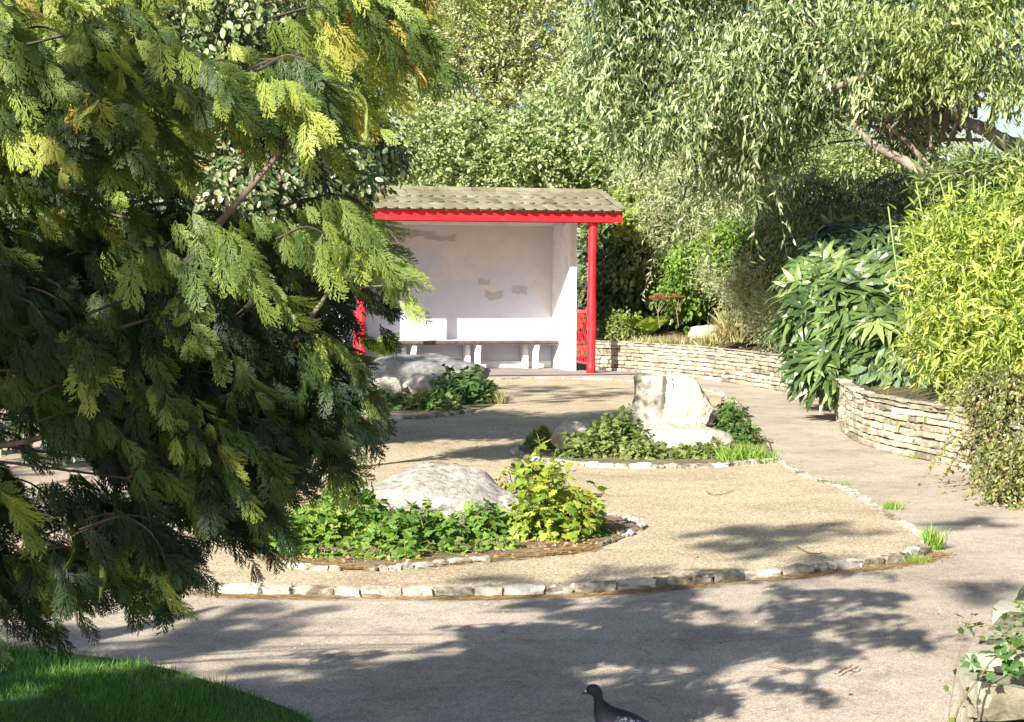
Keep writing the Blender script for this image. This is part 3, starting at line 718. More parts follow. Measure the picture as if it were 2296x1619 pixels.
# bench with its shaped supports
def bench():
    bt = MB(); sbox(bt, -.10, SL-.16, B2-.42, B2-.004, .415, .452); s_ = attach(bt, 'bench_seat', M['white'], sh)
    e = MB(); sbox(e, -.10, SL-.16, B2-.432, B2-.422, .405, .448); attach(e, 'bench_edge', M['benchwood'], sh)
    e = MB(); sbox(e, -.10, SL-.16, B2-.415, B2-.02, .385, .412); attach(e, 'bench_rail', M['benchwood'], sh)
    for a in (.20, 1.03, 2.02, 2.93):
        mb = MB(); prof = [(B2-.40,.384),(B2-.385,.30),(B2-.35,.24),(B2-.34,.012),(B2-.26,.012),(B2-.26,.25),(B2-.20,.34),(B2-.20,.384)]
        n = len(prof); v = [S(a-.035,b_,z_) for b_,z_ in prof]+[S(a+.035,b_,z_) for b_,z_ in prof]
        mb.add(v, [[tuple(range(n))[::-1]],[tuple(range(n,2*n))],[(i,(i+1)%n,(i+1)%n+n,i+n) for i in range(n)]]); attach(mb, 'bench_leg', M['white'], sh)
        mb = MB(); sbox(mb, a-.16, a-.085, B2-.20, B2-.031, .013, .384); attach(mb, 'bench_bracket', M['white'], sh)
bench()
# lattice rails between posts and walls
def lattice(a, b0=.07, b1=B1-.01):
    mb = MB(); sbox(mb, a-.03, a+.03, b0, b1+.03, .135, .165); attach(mb, 'bottom_rail', M['red'], sh)
    mb = MB(); sbox(mb, a-.03, a+.03, b0, b1+.03, .885, .925)
    o = mb.build('railing', M['red'], None, loc=sh.location); o.parent = sh; o.location=(0,0,0)
    mb = MB(); nc = 4; cw = (b1-b0)/nc; nr_ = 8; rh = (.885-.165)/nr_
    for i in range(nc+1):
        for s in (-1,1):
            pts = []
            for j in range(nr_*2+1):
                z = .165+j*rh/2; ph = abs(((j/2.0 + (i%2)) % 2)-1)
                bb = b0 + i*cw + s*cw*.46*ph
                bb = min(max(bb, b0), b1); pts.append(S(a, bb, z))
            mb.tube(pts, .0045, 5)
    l = attach(mb, 'lattice', M['red'], sh); l.parent = o; l.matrix_parent_inverse = Matrix(); return o
lattice(SL-.005); lattice(.0)

# ================================================================== VEGETATION
GRN = lambda a, b, c, d: [(0,a),(.4,b),(.75,c),(1,d)]
M['ivy'] = leaf_mat('vine_leaf', GRN((.07,.15,.025),(.13,.25,.04),(.22,.34,.06),(.34,.40,.09)), .45, .3)
M['yellowleaf'] = leaf_mat('yellow_green_vine_leaf', GRN((.11,.19,.03),(.24,.33,.04),(.40,.43,.06),(.52,.45,.09)), .5, .3)
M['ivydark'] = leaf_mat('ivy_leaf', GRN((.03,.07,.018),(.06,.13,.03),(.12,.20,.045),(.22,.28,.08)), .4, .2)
M['groundivy'] = leaf_mat('ground_ivy_leaf', GRN((.07,.12,.03),(.14,.20,.05),(.22,.28,.08),(.32,.34,.12)), .5, .2)
M['euc'] = leaf_mat('eucalyptus_leaf', GRN((.055,.095,.04),(.17,.24,.095),(.34,.42,.19),(.54,.60,.35)), .28, .25, spec=.5, rnd=.5)
M['eucy'] = leaf_mat('yellowish_eucalyptus_leaf', GRN((.09,.13,.045),(.20,.27,.085),(.34,.40,.14),(.52,.55,.26)), .4, .3, spec=.5, rnd=.5)
M['paletree'] = leaf_mat('pale_tree_leaf', GRN((.18,.23,.08),(.38,.43,.17),(.55,.57,.29),(.68,.66,.44)), .45, .35, rnd=.5)
M['midtree'] = leaf_mat('mid_green_leaf', GRN((.10,.16,.055),(.25,.33,.12),(.42,.49,.23),(.60,.63,.40)), .36, .35, rnd=.5)
M['greytree'] = leaf_mat('grey_green_leaf', GRN((.12,.17,.07),(.27,.33,.15),(.44,.48,.27),(.64,.62,.44)), .42, .3, rnd=.5)
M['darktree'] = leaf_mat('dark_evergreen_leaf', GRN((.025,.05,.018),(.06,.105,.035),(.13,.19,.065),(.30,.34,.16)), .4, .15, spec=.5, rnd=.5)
M['holly'] = leaf_mat('glossy_shrub_leaf', GRN((.03,.06,.02),(.07,.12,.04),(.14,.20,.07),(.36,.34,.22)), .35, .2, spec=.6, rnd=.5)
M['fatsia'] = leaf_mat('glossy_palmate_leaf', GRN((.03,.06,.022),(.075,.13,.035),(.15,.23,.065),(.27,.34,.12)), .34, .18, spec=.7, rnd=.4)
M['bamboo'] = leaf_mat('bamboo_leaf', GRN((.11,.17,.03),(.25,.35,.055),(.41,.49,.09),(.60,.62,.2)), .42, .3, rnd=.6)
M['abelia'] = leaf_mat('small_shrub_leaf', GRN((.05,.06,.02),(.13,.16,.045),(.22,.24,.07),(.34,.26,.12)), .4, .2, rnd=.6)
M['rhodo'] = leaf_mat('grey_drooping_leaf', GRN((.06,.12,.05),(.12,.20,.09),(.20,.28,.14),(.32,.38,.22)), .4, .2)
M['fern'] = leaf_mat('fern_frond', GRN((.08,.16,.02),(.18,.30,.04),(.32,.42,.06),(.42,.46,.10)), .5, .3)
M['lime'] = leaf_mat('lime_leaf', GRN((.09,.16,.035),(.34,.46,.05),(.46,.54,.08),(.55,.50,.10)), .45, .35)
M['weed'] = leaf_mat('bright_grass', GRN((.12,.24,.03),(.20,.36,.05),(.34,.44,.08),(.45,.45,.18)), .5, .35)
M['drygrass'] = leaf_mat('dry_grass', GRN((.16,.17,.06),(.30,.28,.12),(.44,.38,.20),(.55,.48,.28)), .7, .2)
M['redleaf'] = leaf_mat('russet_leaf', GRN((.16,.05,.03),(.24,.10,.05),(.30,.14,.07),(.36,.22,.12)), .6, .2)
M['petal'] = leaf_mat('white_flower', GRN((.7,.68,.62),(.78,.76,.72),(.8,.78,.75),(.85,.8,.8)), .6, .2, tcol=(1,1,1))
M['berry'] = leaf_mat('red_berry', GRN((.35,.02,.015),(.45,.03,.02),(.5,.05,.03),(.55,.08,.05)), .3, .05)
M['strap'] = leaf_mat('strap_leaf', GRN((.2,.3,.09),(.34,.44,.14),(.5,.56,.22),(.6,.62,.35)), .45, .3)
M['straw'] = leaf_mat('pine_straw', GRN((.22,.12,.04),(.36,.22,.08),(.48,.33,.15),(.58,.46,.26)), .8, .1)
M['cyp'] = leaf_mat('cypress_frond', [(0,(.014,.032,.012)),(.25,(.032,.066,.020)),(.48,(.085,.14,.032)),(.66,(.23,.31,.065)),(.82,(.38,.43,.10)),(.94,(.45,.40,.09)),(1,(.26,.14,.05))], .5, .35, spec=.35, rnd=.10, tcol=(1.5,1.45,.45))
M['pine'] = leaf_mat('pine_needle', GRN((.015,.03,.015),(.03,.055,.022),(.05,.08,.03),(.08,.11,.04)), .5, .1)

# ---- foreground cypress -------------------------------------------------
SIL = [(-110,-90),(980,-90),(1040,-40),(975,55),(905,120),(862,188),(850,260),(822,310),(800,350),(752,385),(770,430),(838,490),(842,560),(893,628),(905,660),(858,712),(862,790),(880,845),(858,940),(800,1000),(735,1050),(700,1030),(655,1120),(650,1180),(600,1240),(520,1245),(470,1285),(380,1300),(300,1350),(200,1345),(120,1400),(30,1405),(-60,1370),(-110,1300)]
HOLES = [[(370,-170),(700,-170),(800,100),(720,150),(560,150),(410,110)], [(350,330),(430,250),(660,330),(640,470),(470,500)], [(480,1085),(530,1070),(560,1090),(525,1125),(485,1120)],[(215,1230),(300,1225),(310,1262),(230,1268)],[(630,880),(690,870),(700,920),(630,935)]]
cy = thing('cypress_tree', 'large drooping cypress with yellowish sprays filling the left side', 'conifer', (-3.6, 4.7, 0))
TR = np.array([-3.6, 4.7, 0.])
SIL = [(x-(62 if 150 < y and x > 400 else 20 if x > 400 else 0), y-(48 if y > 1000 else 18)) for x, y in SIL]
q = polysample(SIL, 3100); keep = np.ones(len(q), bool)
for h_ in HOLES: keep &= ~inpoly(q[:,0], q[:,1], h_)
q = q[keep]
inner = (q[:,0] > -60) & (q[:,1] > -80)
q = np.concatenate([q[inner], q[~inner][::3]])
# explicit outline boughs so that the edge reads as in the photo
EDGE = [(960,20),(930,60),(900,105),(845,150),(800,190),(740,180),(690,190),(650,195),(600,170),(560,205),(510,215),(455,225),(330,90),(845,495),(830,580),(870,600),(850,640),(800,560),(780,610),(850,700),(780,700),(820,760),(845,810),(820,880),(790,930),(740,970),(700,990),(640,1020),(620,1080),(590,1150),(540,1170),(480,1200),(400,1230),(330,1260),(270,1290),(170,1310),(110,1340),(50,1370),(15,1380),(620,1060),(560,1190)]
EDGE = [(x-34, y-(45 if y > 1000 else 15)) for x, y in EDGE]
EDGE = EDGE + [(x+rng.normal(0,18)-12, y+rng.normal(0,18)) for x, y in EDGE[:30] for _ in range(2)]
q = np.concatenate([q, np.array(EDGE, float)])
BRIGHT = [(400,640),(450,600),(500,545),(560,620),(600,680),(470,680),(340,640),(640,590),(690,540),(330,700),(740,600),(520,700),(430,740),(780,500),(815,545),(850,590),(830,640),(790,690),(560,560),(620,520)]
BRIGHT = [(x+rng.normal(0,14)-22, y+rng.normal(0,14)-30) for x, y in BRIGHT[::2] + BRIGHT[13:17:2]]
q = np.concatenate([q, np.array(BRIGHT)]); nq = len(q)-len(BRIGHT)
mbs = MB(); wood = MB()
allpos = []; allR = []; allS = []; allT = []; allK = []
ends = []
for i, (x, y) in enumerate(q):
    bright = i >= nq
    Yd = rng.uniform(4.35, 4.75) if bright else rng.uniform(4.5, 5.9) if i < nq-len(EDGE) else rng.uniform(4.7, 5.5)
    c = np.array(P(x, y, Yd))
    if i < nq-len(EDGE) and mnoise.noise(Vector(c)*3.1) < (-.02 if x > 900 or y < 500 else -.06) + (-.05 if y > 900 and x < 420 else .05 if y > 900 else 0) + (.07 if x > 380 and 330 < y < 1000 else 0): continue
    # bare gaps between the boughs, where the light comes through in patches
    gs = c[:2] + SUNH*c[2]/TE
    if not bright and mnoise.noise(Vector((gs[0]*2.1, gs[1]*1.6, 4.2))) < -.10: continue
    if c[2] < .12: c[2] = .12 + rng.random()*.1
    out = c - TR; out[2] = 0; out /= np.linalg.norm(out)+1e-6
    out = out + np.array([rng.normal(0,.5), rng.normal(-.15,.45), 0]); out /= np.linalg.norm(out)
    L = rng.uniform(.13,.28); nS = rng.integers(9, 14)
    side = np.cross(out, Z3)
    br = crom([c - out*L*.75 + Z3*.02, c - out*L*.3 + Z3*.05, c + out*L*.1 + Z3*.01, c + out*L*.32 - Z3*.08], 4)
    if i % 3 == 0: wood.tube(br, np.linspace(.004,.001,len(br)), 4, cap=False)
    if rng.random() < .014 and c[2] < 1.9: ends.append(br[0])
    # bough tint: green, a few brown; sunlight painted in yellow above, shade dark below
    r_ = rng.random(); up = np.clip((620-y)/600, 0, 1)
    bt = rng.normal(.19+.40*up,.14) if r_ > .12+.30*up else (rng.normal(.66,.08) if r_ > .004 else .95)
    if bright: bt = rng.normal(.56,.12)  # extra boughs painted a lighter tint to look sunlit
    for s_ in range(nS):
        f = s_/(nS-1); p = br[int(f*(len(br)-1))]
        sd = side*(1 if s_ % 2 else -1)*rng.uniform(.15,.75)
        tip = out*rng.uniform(.25,.8) + sd - Z3*rng.uniform(.55,1.15)*(1 if f < .9 else .7)
        nr = out*rng.uniform(0,.4) + np.array([-.3+rng.normal(0,.4), -.75+rng.normal(0,.4), 0]) + Z3*rng.uniform(.1,.7)
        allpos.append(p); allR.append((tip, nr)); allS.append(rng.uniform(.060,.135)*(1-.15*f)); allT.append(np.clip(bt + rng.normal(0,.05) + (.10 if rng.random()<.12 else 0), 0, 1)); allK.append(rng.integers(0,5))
allpos = np.array(allpos); tip = np.array([a for a,_ in allR]); nr = np.array([b for _,b in allR]); FR = frames(tip, nr); allS = np.array(allS); allT = np.array(allT); allK = np.array(allK)
for k in range(5):
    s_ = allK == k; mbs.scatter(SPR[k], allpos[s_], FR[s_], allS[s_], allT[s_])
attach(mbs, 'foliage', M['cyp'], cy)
tk = MB(); tk.tube([TR+[0,0,-.1], TR+[.02,0,1.5], TR+[.05,.05,1.9], TR+[.05,0,2.2], TR+[0,0,2.5]], [.16,.13,.10,.06,.02], 12, wob=.05)
for e in ends:
    s0 = TR + Z3*max(.3, e[2]*.9+.2); m1 = s0*.55+e*.45 + Z3*.1 + rng.normal(0,.06,3)
    c = crom([s0, m1, e], 5); tk.tube(c, np.linspace(.009,.003,len(c)), 5)
attach(tk, 'trunk', M['barkdark'], cy, True)
def limb(mb, pts, Y, w, dY=0):
    n = len(pts); c = crom([P(x, y, Y + dY*i/(n-1)) for i, (x,y) in enumerate(pts)], 5)
    r = np.interp(np.linspace(0,1,len(c)), np.linspace(0,1,len(w)), np.array(w)*.5*Y/FPX)
    mb.tube(c, r*(1+.08*np.sin(np.arange(len(c))*2.3)), 8, wob=.05)
lb = MB(); limb(lb, [(310,640),(380,620),(450,556),(500,490),(545,440),(600,375),(655,305),(700,250)], 4.75, [22,19,13,8]); attach(lb, 'limb', M['bark'], cy, True)
lb = MB(); limb(lb, [(490,960),(578,866),(632,801),(659,768),(715,686),(747,653),(841,642),(870,640)], 4.8, [22,18,12,5,3]); attach(lb, 'limb', M['bark'], cy, True)
lb = MB(); limb(lb, [(400,800),(450,735),(517,725),(586,651),(620,620)], 4.9, [18,18,14,8]); attach(lb, 'limb', M['bark'], cy, True)
lb = MB(); limb(lb, [(62,-60),(78,90),(72,250),(70,370),(60,500)], 5.4, [22,18,12,6]); attach(lb, 'limb', M['bark'], cy, True)
lb = MB(); limb(lb, [(-60,320),(0,305),(35,298),(72,302)], 5.4, [10,9,7]); attach(lb, 'limb', M['bark'], cy, True)
lb = MB(); limb(lb, [(-80,1010),(0,1000),(80,985),(150,960),(205,940)], 4.9, [16,12,6]); attach(lb, 'limb', M['bark'], cy, True)
lb = MB(); limb(lb, [(580,133),(640,130),(700,110),(745,92),(800,70),(830,20)], 5.0, [4,6,7,5,3]); attach(lb, 'limb', M['bark'], cy, True)
lb = MB(); limb(lb, [(130,440),(200,470),(250,480),(290,488),(340,480)], 5.2, [7,6,4]); attach(lb, 'limb', M['bark'], cy, True)
lb = MB(); limb(lb, [(590,900),(620,960),(650,1010)], 6.1, [6,3]); attach(lb, 'limb', M['bark'], cy, True); lb = MB(); limb(lb, [(620,860),(680,900),(735,965)], 6.1, [6,3]); attach(lb, 'limb', M['bark'], cy, True)

attach(wood, 'twig', M['barkdark'], cy)

# ---- unseen trees beside the camera, added with boughs placed to cast dappled shade -----------
def caster(name, label, base, hmax, groups, leafm='cyp'):
    t = thing(name, label, 'conifer', base)
    mb = MB(); cl = []
    for poly, dens, hlo, hhi, rad in groups:
        if isinstance(poly, tuple):      # boughs standing between the sun and a part of another tree
            gp, Y0, Y1 = poly; q = polysample(gp, dens); n = dens
            tgt = np.array([list(P(x,y,rng.uniform(Y0,Y1))) for x,y in q]); tt = rng.uniform(hlo, hhi, n)
            c = tgt - np.c_[SUNH[0]*tt, SUNH[1]*tt, -TE*tt]
            c = c[(c[:,0]/np.maximum(c[:,1],.3) < -.34)]; n = len(c); cl.append(c)
        else:
            gp = np.array([list(G(x,y)) for x,y in poly])[:,:2]; A = abs(area2([tuple(p) for p in gp]))/2
            n = max(2, int(A*dens)); g = polysample(gp, n)
            hh = rng.uniform(hlo, hhi, n); tt = hh/TE
            c = np.c_[g - SUNH*tt[:,None], hh]; cl.append(c)
        ns = 7; idx = np.repeat(np.arange(n), ns); N = n*ns
        pos = c[idx] + rng.normal(0, rad, (N,3)); out = c[idx]-npv(base); out[:,2]=0; out /= np.linalg.norm(out,axis=1)[:,None]
        tip = out*.9 + rng.normal(0,.5,(N,3)) - Z3*.35; nr = Z3 + rng.normal(0,.5,(N,3)) + out*.3
        FR = frames(tip, nr); k = rng.integers(0,2,N)
        for j in (0,1): mb.scatter(SPRC[j], pos[k==j], FR[k==j], rng.uniform(.22,.36,(k==j).sum()), np.clip(rng.normal(.4,.15,(k==j).sum()),0,1))
    attach(mb, 'foliage', M[leafm], t)
    cl = np.concatenate(cl); tb = MB(); b = npv(base)
    tb.tube([b+[0,0,-.1], b+[0,.05,hmax*.4], b+[.05,0,hmax*.8], b+[0,0,hmax*1.1]], [.22,.17,.11,.03], 10, wob=.04)
    for c in cl[::9]:
        s0 = b + Z3*min(hmax, c[2]*.85); m1 = s0*.5+c*.5+Z3*.15+rng.normal(0,.1,3); cc = crom([s0,m1,c],4); tb.tube(cc, np.linspace(.035,.008,len(cc)), 5)
    attach(tb, 'trunk', M['bark'], t, True)
MAIN = [(420,1640),(560,1565),(800,1490),(950,1420),(1100,1370),(1300,1350),(1700,1340),(2040,1370),(1960,1410),(1820,1470),(1680,1540),(1560,1640),(1480,1800),(1400,2100),(300,2100)]
LOWL = [(-500,1440),(0,1450),(250,1480),(500,1550),(560,1600),(420,1700),(300,2100),(-900,2100)]
SHD = [(-260,760),(150,800),(400,900),(600,930),(700,1060),(560,1300),(100,1450),(-260,1450)]
caster('unseen_cedar', 'unseen dark cedar just left of the viewpoint with boughs placed to shade the near path', (-4.0,1.2,0), 3.6,
  [(MAIN, 1.8, 3.0, 3.7, .06), ((SHD,4.8,5.8), 62, 2.4, 3.8, .08), ([(420,1640),(800,1500),(1100,1450),(1300,1500),(1400,1640),(1400,2100),(300,2100)], 2.5, 3.0, 3.8, .09), (LOWL, 16, 3.0, 4.0, .12),
   ([(180,1390),(420,1375),(640,1392),(520,1430),(560,1460),(300,1490),(150,1450)], 13, 3.0, 3.8, .07)])
caster('unseen_cedar', 'unseen tall cedar behind the viewpoint with boughs placed to shade the right of the court', (-5.2,-2.6,0), 6.5,
  [([(1530,1285),(1660,1215),(1850,1185),(2040,1205),(2060,1240),(1800,1285)], 9, 5.2, 6.2, .10),
   ([(1170,1315),(1290,1285),(1450,1290),(1440,1318)], 9, 5.2, 6.2, .09), ([(2110,1185),(2180,1165),(2240,1180),(2180,1198)], 14, 5.4, 6, .08), ([(2140,1315),(2200,1300),(2290,1310),(2220,1325)], 14, 5.4, 6, .07)])
caster('unseen_cedar', 'unseen tall cedar beyond the left edge with boughs placed to shade the far court', (-7.2,10.5,0), 7,
  [([(1090,905),(1120,872),(1400,868),(1410,895),(1250,912)], 4, 5.5, 7, .12), ([(850,1005),(850,955),(990,955),(1010,985),(900,1005)], 5, 5.0, 6.5, .12),
   ([(780,930),(1080,925),(1080,868),(760,868)], 10, 4.5, 6.0, .16), ([(300,1180),(640,1060),(760,930),(720,880),(200,900),(-300,1100)], 2.2, 4.5, 7, .15)])

# ---- island plants ------------------------------------------------------
def el(x, yb, w, h, dep, z0=CZ, yo=0.0):
    """dome of leaves: base centre x, base y, width and height in survey px, depth in metres"""
    g = G(x, yb); k = g.y/FPX; return (np.array([g.x, g.y+dep*.5+yo, z0]), np.array([w*k/2, dep/2, h*k]))
def domes(name, label, cat, es, n, T, size, mat, inner=.35, mode='shingle', group=None, tint=(.45,.2), stems=None, zlo=None, part='leaves'):
    t = thing(name, label, cat, tuple(es[0][0]), group); mb = MB(); st = MB()
    A = np.array([e[1][0]*e[1][2]+e[1][0]*e[1][1] for e in es]); cn = (n*A/A.sum()).astype(int)
    for (c, r), m in zip(es, cn):
        d = unit(m); d[:,2] = np.abs(d[:,2]); k = d[:,1] > .5; d[k,1] *= -1     # more leaves where the light is
        ph = rng.uniform(0,6.28,3); lump = 1+.17*np.sin(d[:,0]*7+ph[0])*np.sin(d[:,2]*6+ph[1])+.09*np.sin(d[:,0]*15+ph[2])
        f = (1-inner*rng.random(m)**1.6)*lump
        pos = c + d*r*f[:,None]; pos[:,2] = np.maximum(pos[:,2], c[2]+.012)
        od = d/np.maximum(r,.05); od /= np.linalg.norm(od,axis=1)[:,None]
        if mode == 'shingle': nr = od + Z3*.75 + rng.normal(0,.32,(m,3)); tp = od*.7 - Z3*.55 + rng.normal(0,.5,(m,3))
        else: nr = od + rng.normal(0,.5,(m,3)); tp = od + Z3*.5 + rng.normal(0,.4,(m,3))
        clumpt = .12*np.sin(pos[:,0]*11+ph[0])+.1*np.sin(pos[:,2]*17+pos[:,0]*8)
        mb.scatter(T, pos, frames(tp,nr), size*rng.uniform(.6,1.15,m), np.clip(rng.normal(*tint,m)+clumpt,0,1))
        for i in range(0, m, 5):
            b0 = c + np.array([d[i,0]*r[0]*.35, d[i,1]*r[1]*.35, .0]); st.tube([b0, (b0+pos[i])/2+Z3*.04, pos[i]], [.003,.0025,.0015], 4, cap=False)
    attach(mb, part, M[mat], t); attach(st, 'stems', M['twig'], t); return t
domes('leafy_creeper', 'light green lobed creeper mound at the left end of the nearest bed', 'plant', [el(745,1246,210,118,.6), el(680,1250,140,98,.45), el(820,1232,120,112,.45), el(640,1255,110,60,.3), el(770,1180,120,70,.4,z0=.08)], 1050, T_LOBE, .060, 'ivy', stems=1)
domes('leafy_creeper', 'bright green creeper spilling forward below the pitted boulder', 'plant', [el(895,1258,130,92,.4), el(985,1246,120,78,.35), el(1075,1232,110,88,.32), el(845,1260,90,72,.3), el(912,1272,60,40,.16), el(940,1240,90,96,.3)], 900, T_LOBE, .060, 'ivy', tint=(.4,.18))
domes('yellow_bush', 'rounded yellow green bush with maple like leaves right of the pitted boulder', 'bush', [el(1235,1232,240,160,.62), el(1215,1150,120,105,.3,z0=.1), el(1300,1222,130,100,.45), el(1160,1150,90,70,.3,z0=.12), el(1250,1225,220,120,.5)], 1150, T_LOBE, .058, 'yellowleaf', tint=(.42,.24))
domes('low_creeper', 'low straggling creeper along the front edge of the nearest bed', 'plant', [el(720,1268,200,26,.25), el(860,1272,160,24,.2), el(1000,1260,160,26,.25), el(1110,1250,140,30,.25), el(1310,1222,130,40,.35), el(640,1258,90,30,.25)], 520, T_LOBE, .046, 'ivy', tint=(.45,.22))
sm = domes('leafy_creeper', 'small sprig of green leaves climbing the middle of the pitted boulder', 'plant', [el(1030,1205,60,72,.2)], 34, T_LOBE, .05, 'ivy')
domes('ground_ivy', 'dense ground ivy heaped left of the tall cleft boulder', 'ivy', [el(1370,1038,150,84,.7), el(1400,1035,110,98,.5,yo=.15), el(1300,1040,100,56,.4), el(1440,1042,120,44,.4)], 2400, T_LOBE, .045, 'groundivy', tint=(.42,.2))
domes('ground_ivy', 'small tuft of ground ivy at the left tip of the right island bed', 'ivy', [el(1220,1018,78,44,.4), el(1196,1012,40,20,.25)], 330, T_LOBE, .048, 'groundivy')
domes('ground_ivy', 'low ground ivy in front of the wide white boulder', 'ivy', [el(1560,1040,120,30,.3), el(1600,1036,80,34,.3), el(1500,1042,60,20,.25)], 480, T_LOBE, .046, 'groundivy')
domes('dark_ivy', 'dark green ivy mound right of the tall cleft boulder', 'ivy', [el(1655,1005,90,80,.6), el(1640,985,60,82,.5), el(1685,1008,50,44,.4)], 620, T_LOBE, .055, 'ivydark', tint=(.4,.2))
domes('ground_ivy', 'strand of ivy lying along the ledge between the two white boulders', 'ivy', [el(1500,975,120,8,.14,z0=.27), el(1535,975,50,14,.12,z0=.27)], 110, T_LOBE, .04, 'ivydark', tint=(.6,.2))
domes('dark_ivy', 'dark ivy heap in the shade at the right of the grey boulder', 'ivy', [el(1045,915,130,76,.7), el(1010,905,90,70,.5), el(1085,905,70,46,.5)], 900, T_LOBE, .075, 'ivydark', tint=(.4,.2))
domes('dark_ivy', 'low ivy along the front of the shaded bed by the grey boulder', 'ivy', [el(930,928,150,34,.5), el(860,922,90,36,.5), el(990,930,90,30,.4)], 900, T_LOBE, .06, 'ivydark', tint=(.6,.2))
# fern behind the grey boulder
def ferns(name, label, x, yb, Y, z, n, L, mat='fern', T=None, up=1.2, cat='fern', tint=(.5,.2), spread=1.0):
    c = np.array(P(x, yb, Y)) if Y else npv(G(x,yb)); c[2] = c[2] if z is None else z
    t = thing(name, label, cat, tuple(c)); mb = MB(); a = rng.uniform(0, 6.28, n)
    tip = np.stack([np.cos(a)*spread, np.sin(a)*spread, rng.uniform(.5,1.3,n)*up],1); nr = Z3 - tip*.3 + np.zeros((n,3))
    mb.scatter(T or T_FERN, c+rng.normal(0,.03,(n,3))*[1,1,.2], frames(tip,nr), L*rng.uniform(.6,1.1,n), np.clip(rng.normal(*tint,n),0,1))
    attach(mb, 'fronds' if T is None else 'leaves', M[mat], t); return t
ferns('fern', 'bright fern leaning out over the top left of the grey boulder', 860, 800, 21.6, None, 26, .42)

# grass tufts and weeds
def tuft(label, x, y, w, h, n, z=0, mat='weed', name='grass_tuft', world_w=None, tint=(.45,.2), Y=None):
    g = npv(G(x,y,z)) if Y is None else npv(P(x,y,Y)); k = g[1]/FPX; t = thing(name, label, 'grass', tuple(g)); mb = MB()
    pos = g + np.c_[rng.normal(0,w*k*.3,n), rng.normal(0,w*k*.25,n), np.zeros(n)]; tp = Z3 + rng.normal(0,.38,(n,3)); nr = rng.normal(0,1,(n,3))*[1,1,.2]
    mb.scatter(T_BLADE, pos, frames(tp,nr), h*k*rng.uniform(.5,1.2,n), np.clip(rng.normal(*tint,n),0,1)); attach(mb, 'blades', M[mat], t); return t
tuft('bright green long grass below the dark ivy in the right island bed', 1665, 1034, 96, 42, 480, CZ)
tuft('patch of short bright grass at the right tip of the island bed', 1705, 1032, 60, 26, 300, CZ)
tuft('grass weeds outside the kerb halfway along its right side', 1870, 1088, 60, 16, 160)
tuft('small green weeds beside the right kerb above its corner', 1998, 1142, 44, 26, 130)
tuft('upright green grass weed at the kerb corner on the path', 2090, 1232, 36, 52, 150)
tuft('mossy green weeds growing over the corner where the kerbs meet', 2052, 1262, 60, 20, 220)
tuft('thin dry grass beside the ivy near the shelter paving', 1118, 905, 34, 36, 160, CZ, 'drygrass')
tuft('low green weeds at the foot of the retaining wall bend', 1900, 968, 40, 18, 120)
tuft('low green weeds under the middle of the retaining wall', 2060, 1028, 60, 14, 140)

# ---- background trees -----------------------------------------------------
def W3(x, y, Y): return np.array(P(x,y,Y))
def trunkpts(x0, y1, Y, x1=None, z0=0.0):
    a = W3(x0, 700, Y); a[2] = z0; b = W3(x1 or x0, y1, Y); m = (a+b)/2 + [rng.normal(0,.1),0,0]; return [a, m, b]
plant('pale_tree', 'tall pale yellow green tree behind the shelter roof', 'tree',
  [ell(1080,120,39,200,190,2.2), ell(1010,30,38.5,130,120,1.6), ell(1200,60,39,120,130,1.6), ell(1000,-160,39,160,130,2), ell(1180,-140,39,160,150,2), ell(930,200,38.5,60,90,1)],
  2100, 26, .15, T_DIA, .10, M['paletree'], 'out', pl=dict(n=1300, L=.8, k=22, arch=-.3, up=.9), trunk=trunkpts(1120,250,40), r0=.16, tint=(.5,.22))
plant('leafy_tree', 'mid green round leaved tree standing directly behind the shelter', 'tree',
  [ell(950,330,34,85,90,1.3), ell(1060,320,34.5,110,70,1.5), ell(1180,340,34,110,80,1.5), ell(1290,300,34,110,110,1.5), ell(1390,360,33.5,90,80,1.3), ell(1120,400,34,240,40,1.2), ell(1320,220,35,80,70,1.2)],
  850, 30, .13, T_OVAL, .085, M['midtree'], 'out', pl=dict(n=500, L=.55, k=16, arch=-.5, up=.5), trunk=trunkpts(1200,360,34.8), r0=.14, tint=(.5,.22))
plant('pine_tree', 'dark pine with bare trunk against the sky left of the shelter roof', 'tree',
  [ell(830,395,43,60,26,1), ell(770,330,43,60,30,1), ell(880,350,43,60,14,1), ell(800,250,43,90,30,1.2)], 90, 60, .16, T_DIAN, .22, M['pine'], 'out', trunk=trunkpts(815,180,43.2,818), bark='barkdark', r0=.24, nl=26, tint=(.5,.2))
# eucalyptus on the right
eu = thing('eucalyptus_tree', 'big eucalyptus with hanging narrow leaves and pale limbs at upper right', 'tree', (7.6,22.5,.5))
mb = MB()
E1 = [ell(1370,90,22.5,80,100,.7), ell(1400,170,22.5,110,110,.8), ell(1530,90,22,130,110,.9), ell(1660,160,21.5,130,120,.9), ell(1560,260,22,110,60,.6), ell(1430,300,22.5,70,60,.5),
      ell(1800,90,21,130,110,.9), ell(1720,300,22,80,90,.6), ell(1930,120,20.5,110,110,.8), ell(1640,370,23,90,90,.6), ell(1780,250,21.3,90,50,.5), ell(2050,100,20.5,100,80,.8), ell(2060,260,22.5,90,70,.6), ell(1400,-70,22,110,80,1), ell(1600,-80,22,220,110,1.2), ell(1900,-80,21,200,90,1.2)]
cl = crown(mb, E1, 1500, 34, .12, T_LAN2, .112, 'hang', (.46,.30), hollow=.4, zstretch=1.15)
pb = MB(); plumes(mb, pb, E1, 200, .5, T_LAN2, .12, 18, -1.0, .1, (.6,.25)); attach(mb, 'foliage', M['euc'], eu); attach(pb, 'shoots', M['twig'], eu)
